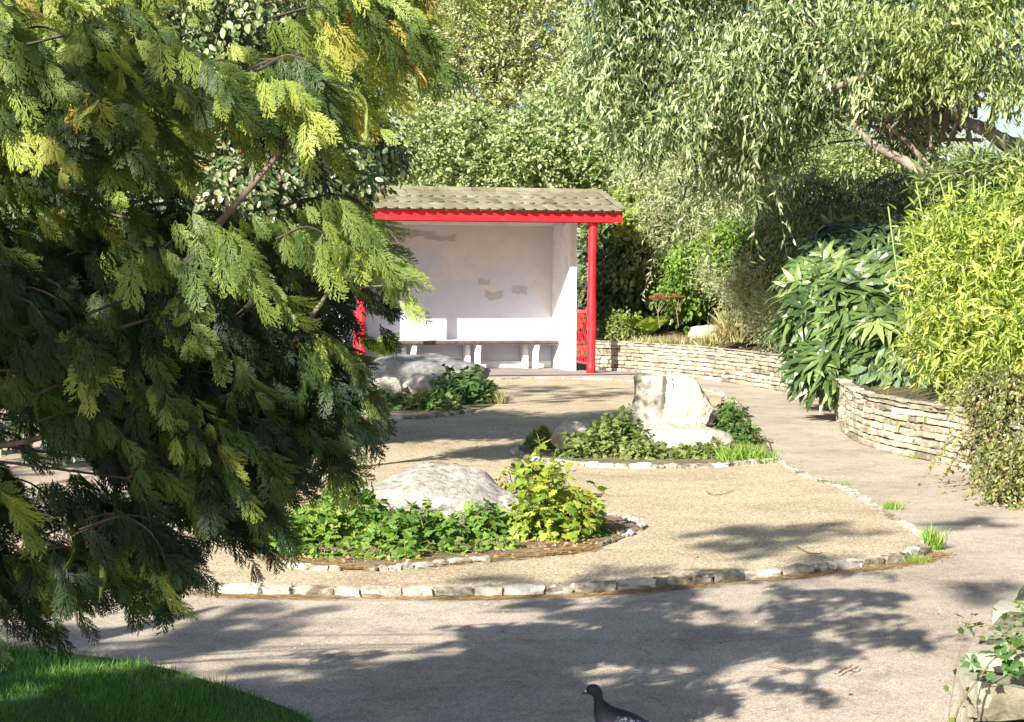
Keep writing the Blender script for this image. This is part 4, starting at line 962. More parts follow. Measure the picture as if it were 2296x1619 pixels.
mb = MB(); cl2 = crown(mb, [ell(2110,60,19.5,110,90,.8), ell(2190,170,19.5,90,60,.6), ell(2240,60,19.5,90,110,.7), ell(2050,170,20,60,60,.5), ell(1960,60,20,70,60,.5), ell(2275,215,19.3,45,40,.3), ell(2200,-80,19.5,200,90,1)], 330, 26, .10, T_LAN2, .11, 'hang', (.5,.22), hollow=.3)
attach(mb, 'young_foliage', M['eucy'], eu)
lb = MB()
limb(lb, [(2700,900),(2560,560),(2400,400),(2296,343),(2247,315),(2200,287),(2148,268)], 20.5, [90,70,52,40,30,22])
limb(lb, [(2215,290),(2228,250),(2238,200),(2232,120)], 20.4, [20,14,8])
limb(lb, [(2225,175),(2125,190),(2064,188),(2017,169),(1960,122),(1890,85),(1800,40)], 20.3, [24,20,18,14,8])
limb(lb, [(1860,202),(1896,186),(1935,172),(1990,176)], 20.2, [14,12,8])
limb(lb, [(2176,395),(2120,390),(2064,384),(2021,357),(1960,325),(1927,292),(1900,262)], 20.6, [26,26,22,16,9])
limb(lb, [(2130,430),(2100,395),(2040,325),(1974,273),(1913,249),(1860,240)], 20.8, [16,13,9,5])
limb(lb, [(2000,310),(1990,270),(1972,235)], 20.8, [9,5]); limb(lb, [(2087,330),(2086,270),(2082,214)], 20.5, [9,5])
limb(lb, [(2180,362),(2176,310),(2165,270),(2172,233)], 20.5, [10,6]); limb(lb, [(2400,400),(2300,200),(2200,60),(2150,-40)], 20.7, [34,20,12])
limb(lb, [(2296,160),(2240,120),(2180,40),(2150,0)], 20, [6,4,3]); limb(lb, [(2270,140),(2200,150),(2130,130)], 20, [4,3]); limb(lb, [(2280,20),(2200,60),(2140,60)], 20, [4,3])
for c in np.concatenate([cl, cl2])[::22]:
    s0 = W3(rng.uniform(1950,2250), rng.uniform(150,330), 21); m1 = s0*.5+c*.5+Z3*.25; cc = crom([s0,m1,c],4); lb.tube(cc, np.linspace(.022,.006,len(cc)), 5)
o_ = attach(lb, 'trunk', M['barkpale'], eu, True)
# fill-in trees and shrubs, far to near
plant('grey_leaved_tree', 'grey green fine leaved tree between the shelter and the eucalyptus', 'tree',
  [ell(1470,400,30,90,80,.9), ell(1560,440,29,110,110,1), ell(1660,470,28.5,90,110,.9), ell(1500,520,29.5,80,90,.8), ell(1620,360,30,110,70,.8), ell(1730,520,27,70,110,.8)],
  950, 30, .12, T_LAN, .08, M['greytree'], 'out', pl=dict(n=420, L=.5, k=18, arch=-.7, up=.5), trunk=trunkpts(1600,450,30,z0=.5), r0=.10, tint=(.48,.24))
plant('yellow_tree', 'yellow green tree glimpsed between the eucalyptus limbs', 'tree', [ell(1990,300,33,150,120,1.4), ell(1900,420,33,120,80,1.2), ell(2200,440,33,150,90,1.4), ell(1750,400,34,120,120,1.2)], 900, 26, .17, T_DIA, .1, M['eucy'], 'out', trunk=trunkpts(2000,380,34,z0=.8), r0=.12, tint=(.55,.2))
plant('dark_tree', 'dark evergreen tree in deep shade under the eucalyptus limbs', 'tree', [ell(1800,470,26,110,90,.9), ell(1950,480,25.5,110,80,.9), ell(2080,440,25,90,60,.8), ell(1880,560,25,150,90,.9), ell(2030,540,24.5,110,90,.9)], 1000, 26, .13, T_LAN, .09, M['darktree'], 'hang', trunk=trunkpts(1930,440,26,z0=.6), r0=.09, bark='bark', tint=(.55,.22))
plant('glossy_shrub', 'large glossy leaved shrub with russet twigs right of the shelter post', 'shrub',
  [ell(1430,600,30.5,80,100,.8), ell(1490,520,30.8,80,80,.8), ell(1400,500,31,60,60,.6), ell(1540,600,30,80,90,.8), ell(1380,660,30.5,50,60,.6), ell(1480,680,30.5,90,40,.6)], 720, 24, .10, T_OVAL, .10, M['holly'], 'shingle', pl=dict(n=170, L=.5, k=12, arch=-.5, up=.4), trunk=trunkpts(1450,600,31,z0=.4), r0=.05, tint=(.5,.25))
plant('russet_shrub', 'russet twiggy shrub among the green behind the raised bed', 'shrub', [ell(1520,590,29.7,60,30,.4), ell(1590,650,29.3,80,30,.4), ell(1470,480,30,40,40,.3)], 120, 20, .08, T_OVAL, .05, M['redleaf'], 'out', tint=(.4,.3))
plant('lime_climber', 'patch of lime green leaves beside the right end of the roof', 'climber', [ell(1418,470,30.2,34,50,.4), ell(1400,520,30.4,20,24,.3)], 60, 16, .08, T_LOBE, .13, M['lime'], 'shingle', tint=(.5,.2))
plant('fine_shrub', 'feathery pale green shrub behind the tufted grass on the bed', 'shrub', [ell(1650,600,27.5,80,80,.7), ell(1700,660,26.5,70,80,.7), ell(1740,720,25.5,50,60,.6), ell(1640,660,29.4,70,50,.5)], 950, 30, .09, T_LAN, .06, M['greytree'], 'out', pl=dict(n=260, L=.4, k=18, arch=-.4, up=.9), trunk=trunkpts(1680,600,27,z0=.5), r0=.05, tint=(.58,.22))
plant('mixed_shrub', 'soft mid green shrub filling the bank between the shelter and the fatsia', 'shrub', [ell(1690,540,28.2,80,70,.6), ell(1760,590,26.8,70,80,.6), ell(1620,500,29,70,60,.5), ell(1780,500,27.4,60,60,.5), ell(1720,640,26.6,50,60,.4)], 640, 26, .10, T_OVAL, .065, M['midtree'], 'out', tint=(.42,.25), pl=dict(n=200, L=.4, k=14, arch=-.6, up=.5), trunk=trunkpts(1700,560,28.4,z0=.5), r0=.05)
plant('leafy_shrub', 'mid green pinnate shrub above the bed behind the rock', 'shrub', [ell(1590,590,28.3,90,50,.6), ell(1540,650,29,70,50,.6), ell(1680,540,27.2,90,50,.6)], 420, 26, .09, T_OVAL, .07, M['fern'], 'shingle', tint=(.2,.2))
plant('low_shrub', 'small grey green bush beside the left end of the retaining wall', 'shrub', [ell(1385,735,29.6,36,26,.35), ell(1420,745,29.4,30,16,.3)], 160, 22, .06, T_OVAL, .045, M['groundivy'], 'out', tint=(.6,.2))
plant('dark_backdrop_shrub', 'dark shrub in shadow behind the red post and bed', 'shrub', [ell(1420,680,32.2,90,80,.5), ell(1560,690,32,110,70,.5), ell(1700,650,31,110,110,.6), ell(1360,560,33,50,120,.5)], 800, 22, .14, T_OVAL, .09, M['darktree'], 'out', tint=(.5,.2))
ferns('fern', 'lime green fern at the left of the raised bed', 1446, 752, 29.3, None, 34, .55, 'lime', tint=(.35,.2))
ferns('fern', 'mid green fern behind the pale boulder on the raised bed', 1535, 735, 30.6, None, 34, .62, tint=(.3,.2))
ferns('fern', 'small fern in front of the pale boulder on the bed', 1560, 757, 28.6, None, 22, .28, tint=(.5,.2))
ferns('strap_leaf_plant', 'upright clump of broad pale strap leaves beside the bed boulder', 1628, 750, 27.6, None, 18, .42, 'strap', T_LANW, 2.2, 'plant', (.6,.2), .6)
tuft('tufted dry straw coloured grass on the raised bed', 1690, 765, 110, 70, 1500, Y=26.6, mat='drygrass', name='ornamental_grass', tint=(.5,.25))
tuft('wispy pale grass hanging over the middle of the retaining wall', 1600, 785, 80, 40, 600, Y=27.6, mat='drygrass', name='ornamental_grass', tint=(.35,.25))
tuft('thin yellow grass along the back left of the raised bed', 1500, 768, 150, 18, 900, Y=28.6, mat='drygrass', name='ornamental_grass', tint=(.45,.25))
def sedum(label, x, y, Y, w):
    c = W3(x,y,Y); t = thing('sedum_flower', label, 'flower', (c[0],c[1],c[2]-.4)); mb = MB()
    n = 500; d = unit(n); d[:,2] = np.abs(d[:,2])*.5; pos = c + d*np.array([w,w,w*.9])*rng.random((n,1))**.3
    mb.scatter(T_DIA, pos, frames(unit(n)+Z3, unit(n)), .035, np.clip(rng.normal(.4,.2,n),0,1)); attach(mb,'flower_head',M['redleaf'],t)
    s_ = MB(); s_.tube([c-[0,0,.42], c-[.03,0,.2], c],[.008,.007,.006],5); [s_.tube([c-[.03,0,.2], c+[q,0,.0]],[.005,.003],4) for q in (-.1,.1,.06)]; attach(s_,'stem',M['twig'],t)
sedum('flat brown sedum flower head above the lime fern', 1480, 672, 28.3, .17); sedum('smaller brown sedum flower head right of the larger one', 1522, 668, 28.4, .09)
# climber trailing down the wall
def trail(name, label, pts, leaf, mat, Lf=.04, n=60, w=.03, Tt=T_LOBE, tint=(.5,.2), cat='climber', r=.004):
    t = thing(name, label, cat, tuple(pts[0])); mb = MB(); sb = MB(); c = crom(pts, 8); sb.tube(c, np.linspace(r,r*.4,len(c)), 5)
    idx = rng.integers(0,len(c),n); pos = c[idx]+rng.normal(0,w,(n,3)); mb.scatter(Tt, pos, frames(rng.normal(0,.6,(n,3))-Z3*.4, rng.normal(0,.5,(n,3))+[0,-1,.5]), Lf*rng.uniform(.5,1.2,n), np.clip(rng.normal(*tint,n),0,1))
    attach(mb,'leaves',M[mat],t); attach(sb,'stem',M['twig'],t)
trail('wall_climber', 'dry brownish climber trailing down the middle of the retaining wall', [W3(1610,775,27.1), W3(1602,800,27), W3(1590,820,27), W3(1578,850,27)], 1, 'abelia', .05, 130, .05, T_OVAL)
trail('wall_climber', 'thin green plant hanging over the wall left of the brownish climber', [W3(1545,770,27.9), W3(1541,790,27.85), W3(1535,806,27.8)], 1, 'ivy', .05, 14, .02)

# Fatsia: big palmate leaves on stalks
def palm(name, label, es, n, size, tint=(.5,.2), base=None, mat='fatsia'):
    t = thing(name, label, 'shrub', base); mb = MB(); sb = MB()
    vol = np.array([e[1][0]*e[1][2] for e in es]); cn = (n*vol/vol.sum()).astype(int)
    for (c, r), m in zip(es, cn):
        d = unit(m); d[:,1] = -np.abs(d[:,1])*.9+.1; f = .55+.45*rng.random(m)**.7; pos = c+d*r*f[:,None]; pos[:,2] = np.maximum(pos[:,2], .12)
        nr = d*[.6,.6,.3]+np.array([-.15,-.35,.75])+rng.normal(0,.25,(m,3)); tp = d*[1,1,0]+rng.normal(0,.5,(m,3))-Z3*.55
        mb.scatter(T_PALM, pos, frames(tp,nr), size*rng.uniform(.7,1.15,m)*1.12, np.clip(rng.normal(*tint,m),0,1))
        for i in range(0,m,2): sb.tube([c*[1,1,1]-[0,-.1,r[2]*.3], (c+pos[i])/2+Z3*.06, pos[i]],[.008,.006,.004],4,cap=False)
    attach(mb,'leaves',M[mat],t); attach(sb,'stems',M['lime'],t)
palm('fatsia_shrub', 'large glossy fatsia with hand shaped leaves spilling over the wall', [ell(1850,720,20.5,100,110,.6), ell(1920,690,19.5,80,110,.6), ell(1835,700,21,60,90,.5), ell(1880,820,19.3,90,60,.5), ell(1840,640,21,90,70,.6), ell(1960,760,19,70,80,.5), ell(1815,780,20.6,36,60,.35)], 460, .36, (.5,.24), tuple(W3(1880,850,20.4)*[1,1,0]))
palm('fatsia_shrub', 'darker fatsia growing behind and above the brighter one', [ell(1980,570,22.5,90,70,.7), ell(1900,560,23,90,70,.7), ell(2060,620,21.5,70,90,.6), ell(1870,610,22.5,90,60,.6), ell(2040,530,22.5,60,50,.5)], 300, .36, (.2,.16), tuple(W3(1980,850,22.6)*[1,1,0]))
plant('drooping_shrub', 'grey green shrub with drooping oval leaves on top of the wall', 'shrub', [ell(1995,850,18.3,60,50,.3), ell(2060,860,17.8,60,50,.3), ell(2110,850,17.4,40,50,.3)], 46, 16, .06, T_LANW, .19, M['rhodo'], 'hang', tint=(.45,.2), hollow=.6)
plant('drooping_shrub', 'single drooping rosette of narrow leaves hanging over the wall face', 'shrub', [ell(1972,900,17.6,22,34,.10)], 5, 9, .03, T_LAN, .16, M['rhodo'], 'hang', tint=(.5,.2))
# bamboo-like golden shrub
bamE = [ell(2170,540,16.5,100,80,.6), ell(2110,620,16.5,60,70,.5), ell(2275,500,17,80,75,.6), ell(2230,640,16,130,120,.7), ell(2160,750,16,110,90,.6), ell(2280,760,15.5,110,110,.7), ell(2080,530,17,34,36,.3), ell(2230,840,15.3,90,60,.5), ell(2120,770,16.2,60,50,.4), ell(2400,600,16,150,250,1)]
t = plant('bamboo', 'golden green bamboo thicket at the right edge above the wall', 'bamboo', bamE, 950, 26, .09, T_LAN, .105, M['bamboo'], 'out', tint=(.5,.22), hollow=.4, jit=.8, pl=dict(n=520, L=.42, k=13, arch=-.9, up=.7))
sb = MB()
for i in range(46):
    x = rng.uniform(2080,2400); a = W3(x, 900, 16.6+rng.random()*.6); b = W3(x+rng.normal(0,60), rng.uniform(380,560), 16.6+rng.random()*.6); sb.tube(crom([a,(a+b)/2+rng.normal(0,.05,3),b],4),.007,5)
attach(sb, 'culms', M['strap'], t)
plant('fern_like_shrub', 'dull olive grass like shrub just above the bamboo', 'shrub', [ell(2210,400,18.5,80,30,.5), ell(2100,420,19,40,24,.4), ell(2290,380,18,60,30,.5)], 130, 24, .08, T_LAN, .13, M['eucy'], 'out', tint=(.25,.2))
# abelia-like draping shrub
abE = [ell(2270,890,13.6,80,50,.4), ell(2240,960,13.4,45,50,.35), ell(2285,1040,12.9,60,60,.4), ell(2255,1110,12.6,32,50,.3), ell(2300,1180,12.3,34,60,.3), ell(2190,880,14,40,28,.3), ell(2225,1020,13.2,26,50,.25), ell(2300,1240,12.2,26,40,.25), ell(2260,1150,12.5,26,40,.25), ell(2400,1050,12.8,90,170,.5)]
t = plant('abelia_shrub', 'draping small leaved shrub dotted with white flowers at right edge', 'shrub', abE, 700, 24, .055, T_OVAL, .034, M['abelia'], 'shingle', tint=(.5,.25), hollow=.3, pl=dict(n=420, L=.42, k=26, arch=-1.1, up=.1, w=.002))
mb = MB(); fl = crown(mb, abE, 330, 3, .05, T_OVAL, .022, 'out', (.5,.2), hollow=.92); attach(mb, 'flowers', M['petal'], t)
sb = MB()
for i in range(60):
    e = abE[rng.integers(0,len(abE))]; c0 = e[0]+[0,.1,e[1][2]*.5]; d = unit(1)[0]; d[1] = -abs(d[1]); b = e[0]+d*e[1]*1.12-[0,0,.08]; sb.tube(crom([c0,(c0+b)/2+Z3*.08,b],4),[.004]*5+[.002]*4,4,cap=False)
attach(sb, 'stems', M['redleaf'], t)
for x,y,l in ((2190,1150,'long arching stem hanging from the white flowered shrub'),(2270,1250,'leafy shoot dangling near the lower right of the white flowered shrub')):
    trail('arching_stem', l, [W3(x+30,y-120,12.6), W3(x+14,y-60,12.4), W3(x,y+20,12.3)], 1, 'abelia', .035, 50, .02, T_OVAL)

# ---- behind the cypress, left half ---------------------------------------
plant('holly_tree', 'dark glossy tree with red berries behind the top of the cypress', 'tree',
  [ell(560,70,14,260,130,1.2), ell(760,60,14.5,110,110,1), ell(330,120,13.5,160,160,1), ell(600,280,14,240,130,1), ell(740,250,15,80,140,.8), ell(120,200,14,220,260,1.2)], 1500, 26, .11, T_OVAL, .062, M['darktree'], 'shingle', trunk=[np.array([-2.2,14.6,0]), np.array([-2.1,14.6,1.2]), np.array([-1.9,14.4,2.6])], r0=.14, tint=(.6,.25))
plant('berry_shrub', 'cotoneaster like shrub with pale glossy leaves behind the cypress', 'shrub', [ell(520,420,12.6,90,60,.4), ell(640,400,12.8,90,60,.4), ell(780,390,13.5,70,55,.4), ell(600,490,12.8,160,60,.5), ell(850,350,15,50,40,.3)], 420, 20, .07, T_OVAL, .06, M['holly'], 'shingle', tint=(.6,.25), trunk=[np.array([-1.9,13,0]), np.array([-1.85,13,1.0]), np.array([-1.7,12.9,1.8])], r0=.05)
mb = MB(); crown(mb, [ell(520,330,12.5,150,110,.4), ell(570,20,13,120,20,.3), ell(860,345,15,30,22,.2)], 60, 6, .05, T_OVAL, .02, 'out', (.5,.3), hollow=.8)
o = mb.build('red_berries', M['berry'], bpy.data.objects['berry_shrub'], loc=bpy.data.objects['berry_shrub'].location); o.location = (0,0,0)
plant('dark_laurel', 'dark laurel mass behind the lower cypress branches', 'shrub', [ell(150,700,15,260,160,1), ell(430,650,15.5,220,120,1), ell(640,560,16,160,90,.9), ell(60,520,15,200,120,1), ell(200,860,14.5,300,90,.9), ell(700,640,17,60,110,.6)], 1300, 24, .12, T_OVAL, .075, M['darktree'], 'out', tint=(.4,.22), trunk=[np.array([-4,15.6,0]), np.array([-3.8,15.6,1.0]), np.array([-3.7,15.5,1.8])], r0=.08)
# far screen of trees closing the view
for nm, lab, x, es, mt in (('woodland_tree','distant green tree far behind the left of the shelter',600,[ell(620,320,52,220,160,3),ell(300,250,52,260,200,3)],'midtree'),
                       ('woodland_tree','distant trees behind the gap right of the shelter',1500,[ell(1480,420,50,220,160,3),ell(1700,250,50,200,200,3)],'midtree'),
                       ('woodland_tree','distant tree low behind the eucalyptus and bamboo',2150,[ell(2050,480,48,260,110,3),ell(2330,520,48,180,120,3)],'paletree')):
    plant(nm, lab, 'tree', es, 900, 22, .3, T_DIA, .2, M[mt], 'out', trunk=trunkpts(x,450,52,z0=0), r0=.25, tint=(.35,.2))
# pale gable of a house far behind the shelter roof
hs = W3(888,412,56); t = thing('distant_house', 'white gable of a building peeping over the shelter roof', 'building', (hs[0],hs[1],0))
mb = MB(); w_ = .75; v = [(s*w_,d,z) for d in (0,5) for s,z in ((-1,0),(1,0),(1,hs[2]-.35),(-1,hs[2]-.35))]+[(0,0,hs[2]+.02),(0,5,hs[2]+.02)]
mb.add(np.array(v)+[hs[0],hs[1],0], [[(0,1,2,3),(4,7,6,5),(1,5,6,2),(0,3,7,4)],[(3,2,8),(7,9,6)]]); attach(mb,'wall',M['white'],t)
mb = MB(); 
for s in (-1,1):
    a = np.array([s*(w_+.15),-.2,hs[2]-.42]); b = np.array([0,-.2,hs[2]+.03]); mb.add([np.array(q)+[hs[0],hs[1],0] for q in (a,b,b+[0,5.4,0],a+[0,5.4,0],a+[0,0,.06],b+[0,0,.06],b+[0,5.4,.06],a+[0,5.4,.06])],[[(0,1,2,3),(4,7,6,5),(0,4,5,1),(3,2,6,7),(0,3,7,4),(1,5,6,2)]])
attach(mb,'roof',M['white'],t)

# ---- ivy on the near wall ---------------------------------------------------
def wz(x,y,z): return npv(G(x,y,z))
plant('small_leaf_ivy', 'small leaved light green creeper on top of the near mossy wall', 'ivy', [(wz(2320,1440,.46), np.array([.10,.13,.05])), (wz(2345,1390,.46), np.array([.09,.12,.05]))], 60, 10, .018, T_OVAL, .017, M['ivydark'], 'out', tint=(.8,.2), hollow=.4)
plant('english_ivy', 'grey green ivy leaves over the edge of the near mossy wall', 'ivy', [(wz(2270,1478,.46), np.array([.10,.05,.02])), (wz(2335,1480,.45), np.array([.07,.06,.03]))], 9, 4, .025, T_LOBE, .045, M['ivydark'], 'shingle', tint=(.55,.2), hollow=.3)
def stem(label, pts, Y, nl, w, lf=.045, mat='ivydark', dY=0):
    n=len(pts); c = crom([W3(x,y,Y+dY*i/(n-1)) for i,(x,y) in enumerate(pts)], 6); t = thing('ivy_stem', label, 'ivy', tuple(c[0])); sb = MB(); sb.tube(c, np.linspace(w,w*.5,len(c)), 6); mb = MB()
    for i in range(nl):
        p = c[int((i+.5)/nl*len(c))]; d = rng.normal(0,1,3); d/=np.linalg.norm(d); e = p + d*.022; sb.tube([p,e],[.0012,.001],4); mb.scatter(T_LOBE,[e],frames(np.array([d*.5-Z3*.6+rng.normal(0,.3,3)]),np.array([rng.normal(0,.6,3)+[0,-.7,.4]])),lf*rng.uniform(.5,1.1),np.clip(rng.normal(.45,.3),0,1))
    attach(sb,'stem',M['redleaf' if mat=='redleaf' else 'twig'],t); attach(mb,'leaves',M[mat],t)
stem('thin reddish ivy shoot rising left of the mossy wall', [(2122,1680),(2128,1600),(2139,1530),(2151,1460),(2164,1412),(2176,1388)], 4.95, 8, .0020, .020, 'ivydark')
stem('thicker ivy stem slanting up onto the mossy wall', [(2133,1700),(2142,1610),(2165,1560),(2200,1515),(2225,1480),(2262,1462),(2300,1450)], 4.9, 9, .0036, .032, dY=.3)
stem('short ivy spray sticking out left from the wall top', [(2260,1405),(2210,1402),(2180,1405),(2160,1396),(2142,1391)], 5.35, 8, .0016, .032)

# ---- litter, twigs, leaves -----------------------------------------------
def straw(path, n, w, label, off=-.065, z=.004):
    c, s = resample(path, .02); d = np.gradient(c,axis=0); d/=np.linalg.norm(d,axis=1)[:,None]; sd = np.cross(Z3, d); i = rng.integers(0,len(c),n)
    dens = .5+.5*np.sin(s[i]*2.1+1)*np.sin(s[i]*5.3); k = rng.random(n) < dens+.25; i = i[k]; n = len(i)
    pos = c[i]+sd[i]*(off+rng.normal(0,w,n))[:,None]; pos[:,2] = z+rng.random(n)*.008
    tip = d[i]*rng.choice([-1,1],n)[:,None]+rng.normal(0,.35,(n,3))*[1,1,.05]; mb = MB()
    mb.scatter(t_blade(.05,.02), pos, frames(tip, np.array([0,0,1.])+rng.normal(0,.1,(n,3))), rng.uniform(.04,.10,n), np.clip(rng.normal(.5,.3,n),0,1))
    tag(mb.build('pine_needle_litter', M['straw']), label, None, None, 'stuff')
straw(KP['F'], 7000, .035, 'orange pine needles gathered along the front kerb')
straw(crom([G(x,y) for x,y in ((600,1275),(800,1290),(1000,1280),(1200,1262),(1330,1245))],6), 3000, .045, 'dry needles and leaf bits in front of the nearest bed', 0, CZ+.008)
straw(wp[:90], 1500, .05, 'dry leaf litter along the foot of the retaining wall', .04)
n = 1500; q = polysample([(560,1232),(700,1272),(1000,1262),(1300,1240),(1420,1185),(1330,1150),(1100,1150),(700,1200)], n); pos = np.array([list(G(x,y,CZ+.012)) for x,y in q]); mb = MB()
mb.scatter(T_OVAL, pos, frames(rng.normal(0,1,(n,3))*[1,1,.3], Z3+rng.normal(0,.5,(n,3))), rng.uniform(.012,.03,n), np.clip(rng.normal(.25,.3,n),0,1)); tag(mb.build('leaf_litter', M['straw']), 'dry brown leaf litter on the soil of the nearest bed', kind='stuff')
n = 420; pos = np.c_[rng.uniform(-2.6,3.4,n), rng.uniform(5,24,n), np.full(n,.042)]; mb = MB()
ins = inpoly(pos[:,0],pos[:,1],court); pos[~ins,2] = .006
mb.scatter(T_OVAL, pos, frames(rng.normal(0,1,(n,3))*[1,1,.1], Z3+rng.normal(0,.25,(n,3))), rng.uniform(.008,.022,n), np.clip(rng.normal(.4,.35,n),0,1)); tag(mb.build('fallen_leaf_scraps', M['straw']), 'tiny leaf scraps scattered on the path and court', kind='stuff')
n = 700; pos = np.c_[rng.uniform(-2.6,3.6,n), 4.8+rng.random(n)**1.4*20, np.full(n,.043)]; ins = inpoly(pos[:,0],pos[:,1],court); pos[~ins,2] = .006; mb = MB()
mb.scatter(t_blade(.02,.02), pos, frames(rng.normal(0,1,(n,3))*[1,.5,.02], Z3+rng.normal(0,.1,(n,3))), rng.uniform(.03,.13,n), np.clip(rng.normal(.45,.35,n),0,1)); tag(mb.build('scattered_needles', M['straw']), 'single dry needles strewn over the path', kind='stuff')
def twig(label, pts, w=.003, z=.008, side=()):
    c = crom([npv(G(x,y,z)) + Z3*rng.uniform(0,.012) for x,y in pts], 5); mb = MB(); mb.tube(c, np.linspace(w,w*.5,len(c)), 5)
    for a, b in side: mb.tube([npv(G(*a,z))+Z3*.006, npv(G(*b,z))+Z3*.012],[w*.8,w*.4],5)
    tag(mb.build('fallen_twig', M['twig']), label, 'twig')
n = 1800; pos = np.c_[rng.uniform(-2.6,3.6,n), 4.8+rng.random(n)**1.3*14, np.full(n,.037)]; ins = inpoly(pos[:,0],pos[:,1],court); pos[~ins,2] = .002; mb = MB()
mb.scatter((np.array([[1,0,0],[0,1,0],[-1,0,0],[0,-1,0],[0,0,.8],[0,0,-.5]],float), [np.array([[0,1,4],[1,2,4],[2,3,4],[3,0,4]])]), pos, frames(rng.normal(0,1,(n,3))*[1,1,.1], Z3+rng.normal(0,.2,(n,3))), rng.uniform(.002,.006,n)*(1+(rng.random(n)<.04)*1.2), np.clip(rng.normal(.5,.3,n),0,1)); tag(mb.build('loose_grit', M['kerb']), 'loose grit scattered on the path and the court', kind='stuff')
twig('forked dry twig lying on the sunlit path near the mossy wall', [(1880,1513),(1898,1503),(1915,1506),(1925,1497)], .004, side=(((1898,1503),(1912,1498)),((1910,1506),(1900,1512))))
twig('long thin twig on the path left of the forked twig', [(1715,1492),(1760,1500),(1800,1504),(1850,1505)], .0025)
twig('curved thin twig lying on the gravel between the two nearer beds', [(1582,1104),(1600,1110),(1625,1108),(1648,1100)], .004, CZ+.006)
twig('crooked twig in the tree shade near the front kerb corner', [(1785,1225),(1810,1238),(1835,1246),(1842,1240)], .005, CZ+.008)
twig('thin straight twig lying across the path at the far right', [(2150,1318),(2200,1320),(2260,1322)], .003)
twig('small twig on the shaded asphalt right of the pigeon', [(1450,1568),(1465,1573),(1480,1575)], .002)

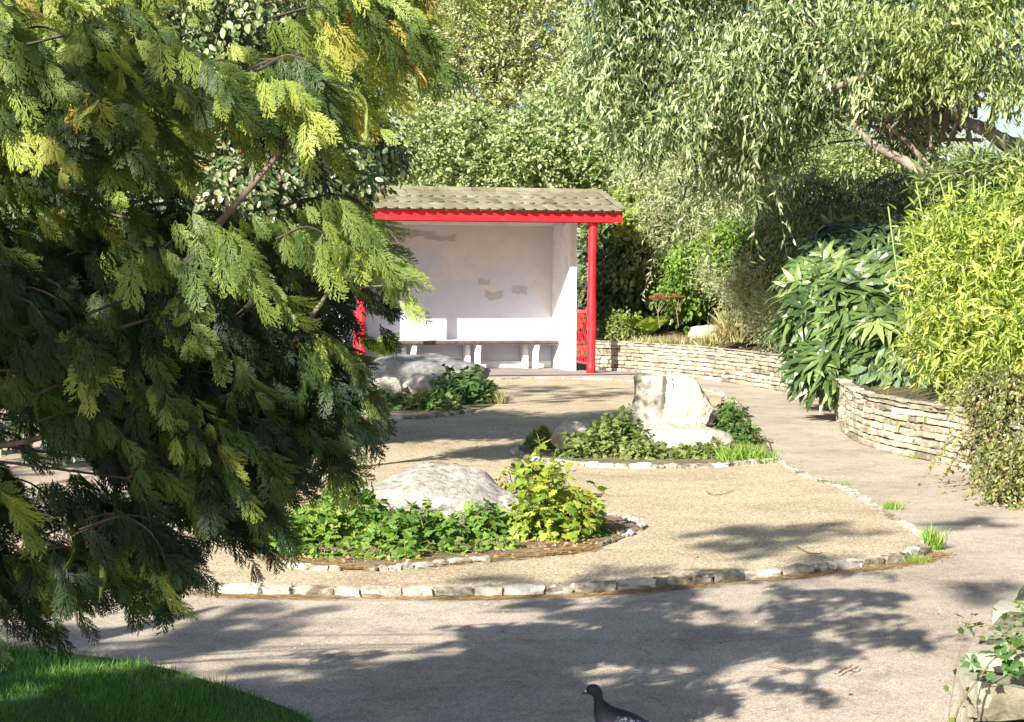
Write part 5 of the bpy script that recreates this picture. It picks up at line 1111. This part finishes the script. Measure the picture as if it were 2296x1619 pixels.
# ================================================================== PIGEON
def pigeon():
    g = npv(G(1384, 1746)); t = thing('pigeon', 'dark blue grey pigeon with speckled wings at the bottom edge', 'bird', tuple(g))
    fw = np.array([-1,-.10,0]); fw /= np.linalg.norm(fw); sd = np.cross(fw, Z3)
    PT = [(-.205,.100,.004,.020),(-.17,.108,.009,.026),(-.13,.118,.020,.034),(-.09,.130,.036,.046),(-.05,.140,.048,.052),(-.01,.154,.052,.054),(.016,.170,.047,.048),(.032,.186,.040,.041),(.043,.202,.031,.033),(.051,.218,.0225,.0245),(.057,.233,.0150,.0165),(.059,.246,.0142,.0150),(.062,.257,.0165,.0158),(.070,.2655,.0178,.0160),(.079,.266,.0165,.0145),(.087,.263,.0125,.011),(.092,.2605,.007,.0065)]
    a = np.array(PT); k = 4; ii = np.linspace(0,len(a)-1,(len(a)-1)*k+1)
    c = crom([np.array(p) for p in PT], k); n = 22; th = np.arange(n)*2*math.pi/n; V=[]
    tan = np.gradient(c[:,:2],axis=0); tan /= np.linalg.norm(tan,axis=1)[:,None]
    for i in range(len(c)):
        x, z, rv, rh = c[i]; tx, tz = tan[i]; up = np.array([-tz, tx])
        for q in th:
            o = up*math.sin(q)*rv; V.append(g + fw*(x+o[0]) + Z3*(z+o[1]) + sd*math.cos(q)*rh)
    F = [(i*n+j, i*n+(j+1)%n,(i+1)*n+(j+1)%n,(i+1)*n+j) for i in range(len(c)-1) for j in range(n)]
    mb = MB(); mb.add(V, [F,[tuple(range(n))[::-1]],[tuple((len(c)-1)*n+j for j in range(n))]]); 
    m, nt, b = new_mat('pigeon_body'); tc = nt.nodes.new('ShaderNodeTexCoord'); sp = nt.nodes.new('ShaderNodeSeparateXYZ'); nt.links.new(tc.outputs['Object'], sp.inputs[0])
    zz = math_(nt,'MULTIPLY',sp.outputs[2],3.33)
    cc = ramp(nt, [(0,(.05,.06,.08)),(.42,(.022,.026,.045)),(.62,(.018,.016,.036)),(.74,(.011,.024,.026)),(.82,(.018,.023,.035)),(1,(.028,.034,.055))], zz)
    cc = mixc(nt, cc, ramp(nt, [(.4,(.75,.75,.8)),(.6,(1.2,1.2,1.15))], nz(nt, 90, 5)), .6, 'MULTIPLY')
    nt.links.new(cc, b.inputs['Base Color']); b.inputs['Roughness'].default_value=.7; b.inputs['Specular IOR Level'].default_value=.25; bump(nt,b,nz(nt,160,4),.4,.003)
    attach(mb,'body',m,t,True)
    # folded wings with pale speckled coverts
    wm, nt, b = new_mat('speckled_wing'); f = nz(nt, 110, 5, .65); cc = ramp(nt, [(.47,(.015,.018,.03)),(.53,(.035,.04,.06)),(.57,(.16,.18,.24)),(.70,(.28,.31,.38))], f)
    nt.links.new(cc, b.inputs['Base Color']); b.inputs['Roughness'].default_value=.6
    fm, nt, b = new_mat('flight_feather'); nt.links.new(ramp(nt, [(.4,(.03,.03,.04)),(.6,(.07,.07,.09))], nz(nt,60)), b.inputs['Base Color'])
    for s in (-1,1):
        mb = MB(); W_=[(-.16,.112,.012,.006),(-.12,.122,.026,.009),(-.07,.138,.038,.011),(-.02,.153,.042,.012),(.015,.164,.032,.011),(.032,.170,.014,.006)]; cw = crom([np.array(q) for q in W_],4); V=[]
        for x,z,rv,th_ in cw:
            bw = np.interp(x, a[:,0], a[:,3])*.86
            for q in np.arange(12)*2*math.pi/12: V.append(g+fw*(x)+Z3*(z+math.sin(q)*rv)+sd*s*(bw+math.cos(q)*th_ - .35*max(0,math.sin(q))*bw*.7))
        m_=len(cw); mb.add(V,[[(i*12+j,i*12+(j+1)%12,(i+1)*12+(j+1)%12,(i+1)*12+j) for i in range(m_-1) for j in range(12)],[tuple(range(12))],[tuple((m_-1)*12+j for j in range(12))]])
        wg = attach(mb,'wing',wm,t,True)
        mb = MB()
        for j in range(6):
            r0 = g+fw*(-.06-.012*j)+Z3*(.150-.003*j)+sd*s*.040; r1 = g+fw*(-.19-.006*j)+Z3*(.112+.003*j)+sd*s*(.016); mb.add([r0+Z3*.008,r0-Z3*.008,r1-Z3*.006,r1+Z3*.006],[[(0,1,2,3)]])
        o = attach(mb,'flight_feathers',fm,t); o.parent = wg
    def ellp(name, c, r, mt, parent=t):
        mb = MB(); V=[];n1,n2=8,12
        for i in range(1,n1):
            for j in range(n2):
                p=math.pi*i/n1; q=2*math.pi*j/n2; V.append(c+fw*r[0]*math.sin(p)*math.cos(q)+sd*r[1]*math.sin(p)*math.sin(q)+Z3*r[2]*math.cos(p))
        V += [c+Z3*r[2], c-Z3*r[2]]; k_=(n1-1)*n2
        mb.add(V,[[(i*n2+j,i*n2+(j+1)%n2,(i+1)*n2+(j+1)%n2,(i+1)*n2+j) for i in range(n1-2) for j in range(n2)],[(k_,(j+1)%n2,j) for j in range(n2)]+[(k_+1,(n1-2)*n2+j,(n1-2)*n2+(j+1)%n2) for j in range(n2)]])
        return attach(mb,name,mt,t,True)
    bk, nt, b = new_mat('beak_horn'); b.inputs['Base Color'].default_value=(.035,.03,.03,1); b.inputs['Roughness'].default_value=.4
    ce, nt, b = new_mat('white_cere'); b.inputs['Base Color'].default_value=(.75,.74,.72,1)
    ey, nt, b = new_mat('orange_eye'); b.inputs['Base Color'].default_value=(.06,.02,.01,1); b.inputs['Roughness'].default_value=.15
    lg, nt, b = new_mat('pink_leg'); b.inputs['Base Color'].default_value=(.35,.10,.09,1)
    mb = MB(); hb = g+fw*.090+Z3*.2600; mb.tube([hb, hb+fw*.008-Z3*.001, hb+fw*.015-Z3*.0045, hb+fw*.019-Z3*.0095],[.0052,.0042,.0028,.0007],10); attach(mb,'beak',bk,t,True)
    for s in (-1,1): ellp('cere', g+fw*.0955+Z3*.2640+sd*s*.0022, (.0042,.0028,.0026), ce)
    for s in (-1,1): ellp('eye', g+fw*.0785+Z3*.2665+sd*s*.0134, (.0030,.0016,.0030), ey)
    for s in (-1,1):
        mb = MB(); k0 = g+fw*-.005+Z3*.11+sd*s*.028; k1 = g+fw*-.012+Z3*.055+sd*s*.026; k2 = g+sd*s*.024+Z3*.008; mb.tube([k0,k1,k2],[.016,.007,.004],8)
        for aa in (-.5,0,.5): mb.tube([k2, k2+fw*.02*math.cos(aa)+sd*.02*math.sin(aa)-Z3*.003, k2+fw*.034*math.cos(aa)+sd*.034*math.sin(aa)-Z3*.005],[.0035,.003,.0012],6)
        mb.tube([k2,k2-fw*.018-Z3*.005],[.003,.001],6); attach(mb,'leg',lg,t,True)
    mb = MB()
    for j in range(-4,5):
        r0 = g-fw*.15+Z3*.112+sd*j*.005; r1 = g-fw*.255+Z3*(.088)+sd*j*.009; w = sd*.007; mb.add([r0-w,r0+w,r1+w,r1-w,r0-w+Z3*.003,r0+w+Z3*.003,r1+w+Z3*.002,r1-w+Z3*.002],[[(0,3,2,1),(4,5,6,7),(0,1,5,4),(1,2,6,5),(2,3,7,6),(3,0,4,7)]])
    attach(mb,'tail',fm,t)
pigeon()

# ================================================================== LIGHT
w = bpy.data.worlds.new('World'); SC.world = w; w.use_nodes = True; nt = w.node_tree
sky = nt.nodes.new('ShaderNodeTexSky'); sky.sky_type = 'NISHITA'; sky.sun_disc = False; sky.sun_elevation = EL; sky.sun_rotation = math.pi + AZ
sky.air_density = 1.0; sky.dust_density = 1.2; sky.ozone_density = 1.0
nt.links.new(sky.outputs[0], nt.nodes['Background'].inputs[0]); nt.nodes['Background'].inputs[1].default_value = .062
sd_ = bpy.data.lights.new('sun','SUN'); sd_.energy = 5.0; sd_.angle = R_(.53); sd_.color = (1,.94,.83)
so = bpy.data.objects.new('sun', sd_); COL.objects.link(so); so.location = (-8,-12,12)
dirv = Vector((SUNH[0]*math.cos(EL), SUNH[1]*math.cos(EL), -math.sin(EL))); so.rotation_euler = dirv.to_track_quat('-Z','Y').to_euler()
SC.view_settings.view_transform = 'Standard'; SC.view_settings.look = 'None'; SC.view_settings.exposure = 1.32; SC.view_settings.gamma = 1
SC.cycles.max_bounces = 6; SC.cycles.diffuse_bounces = 3; SC.cycles.transmission_bounces = 3; SC.cycles.use_denoising = True
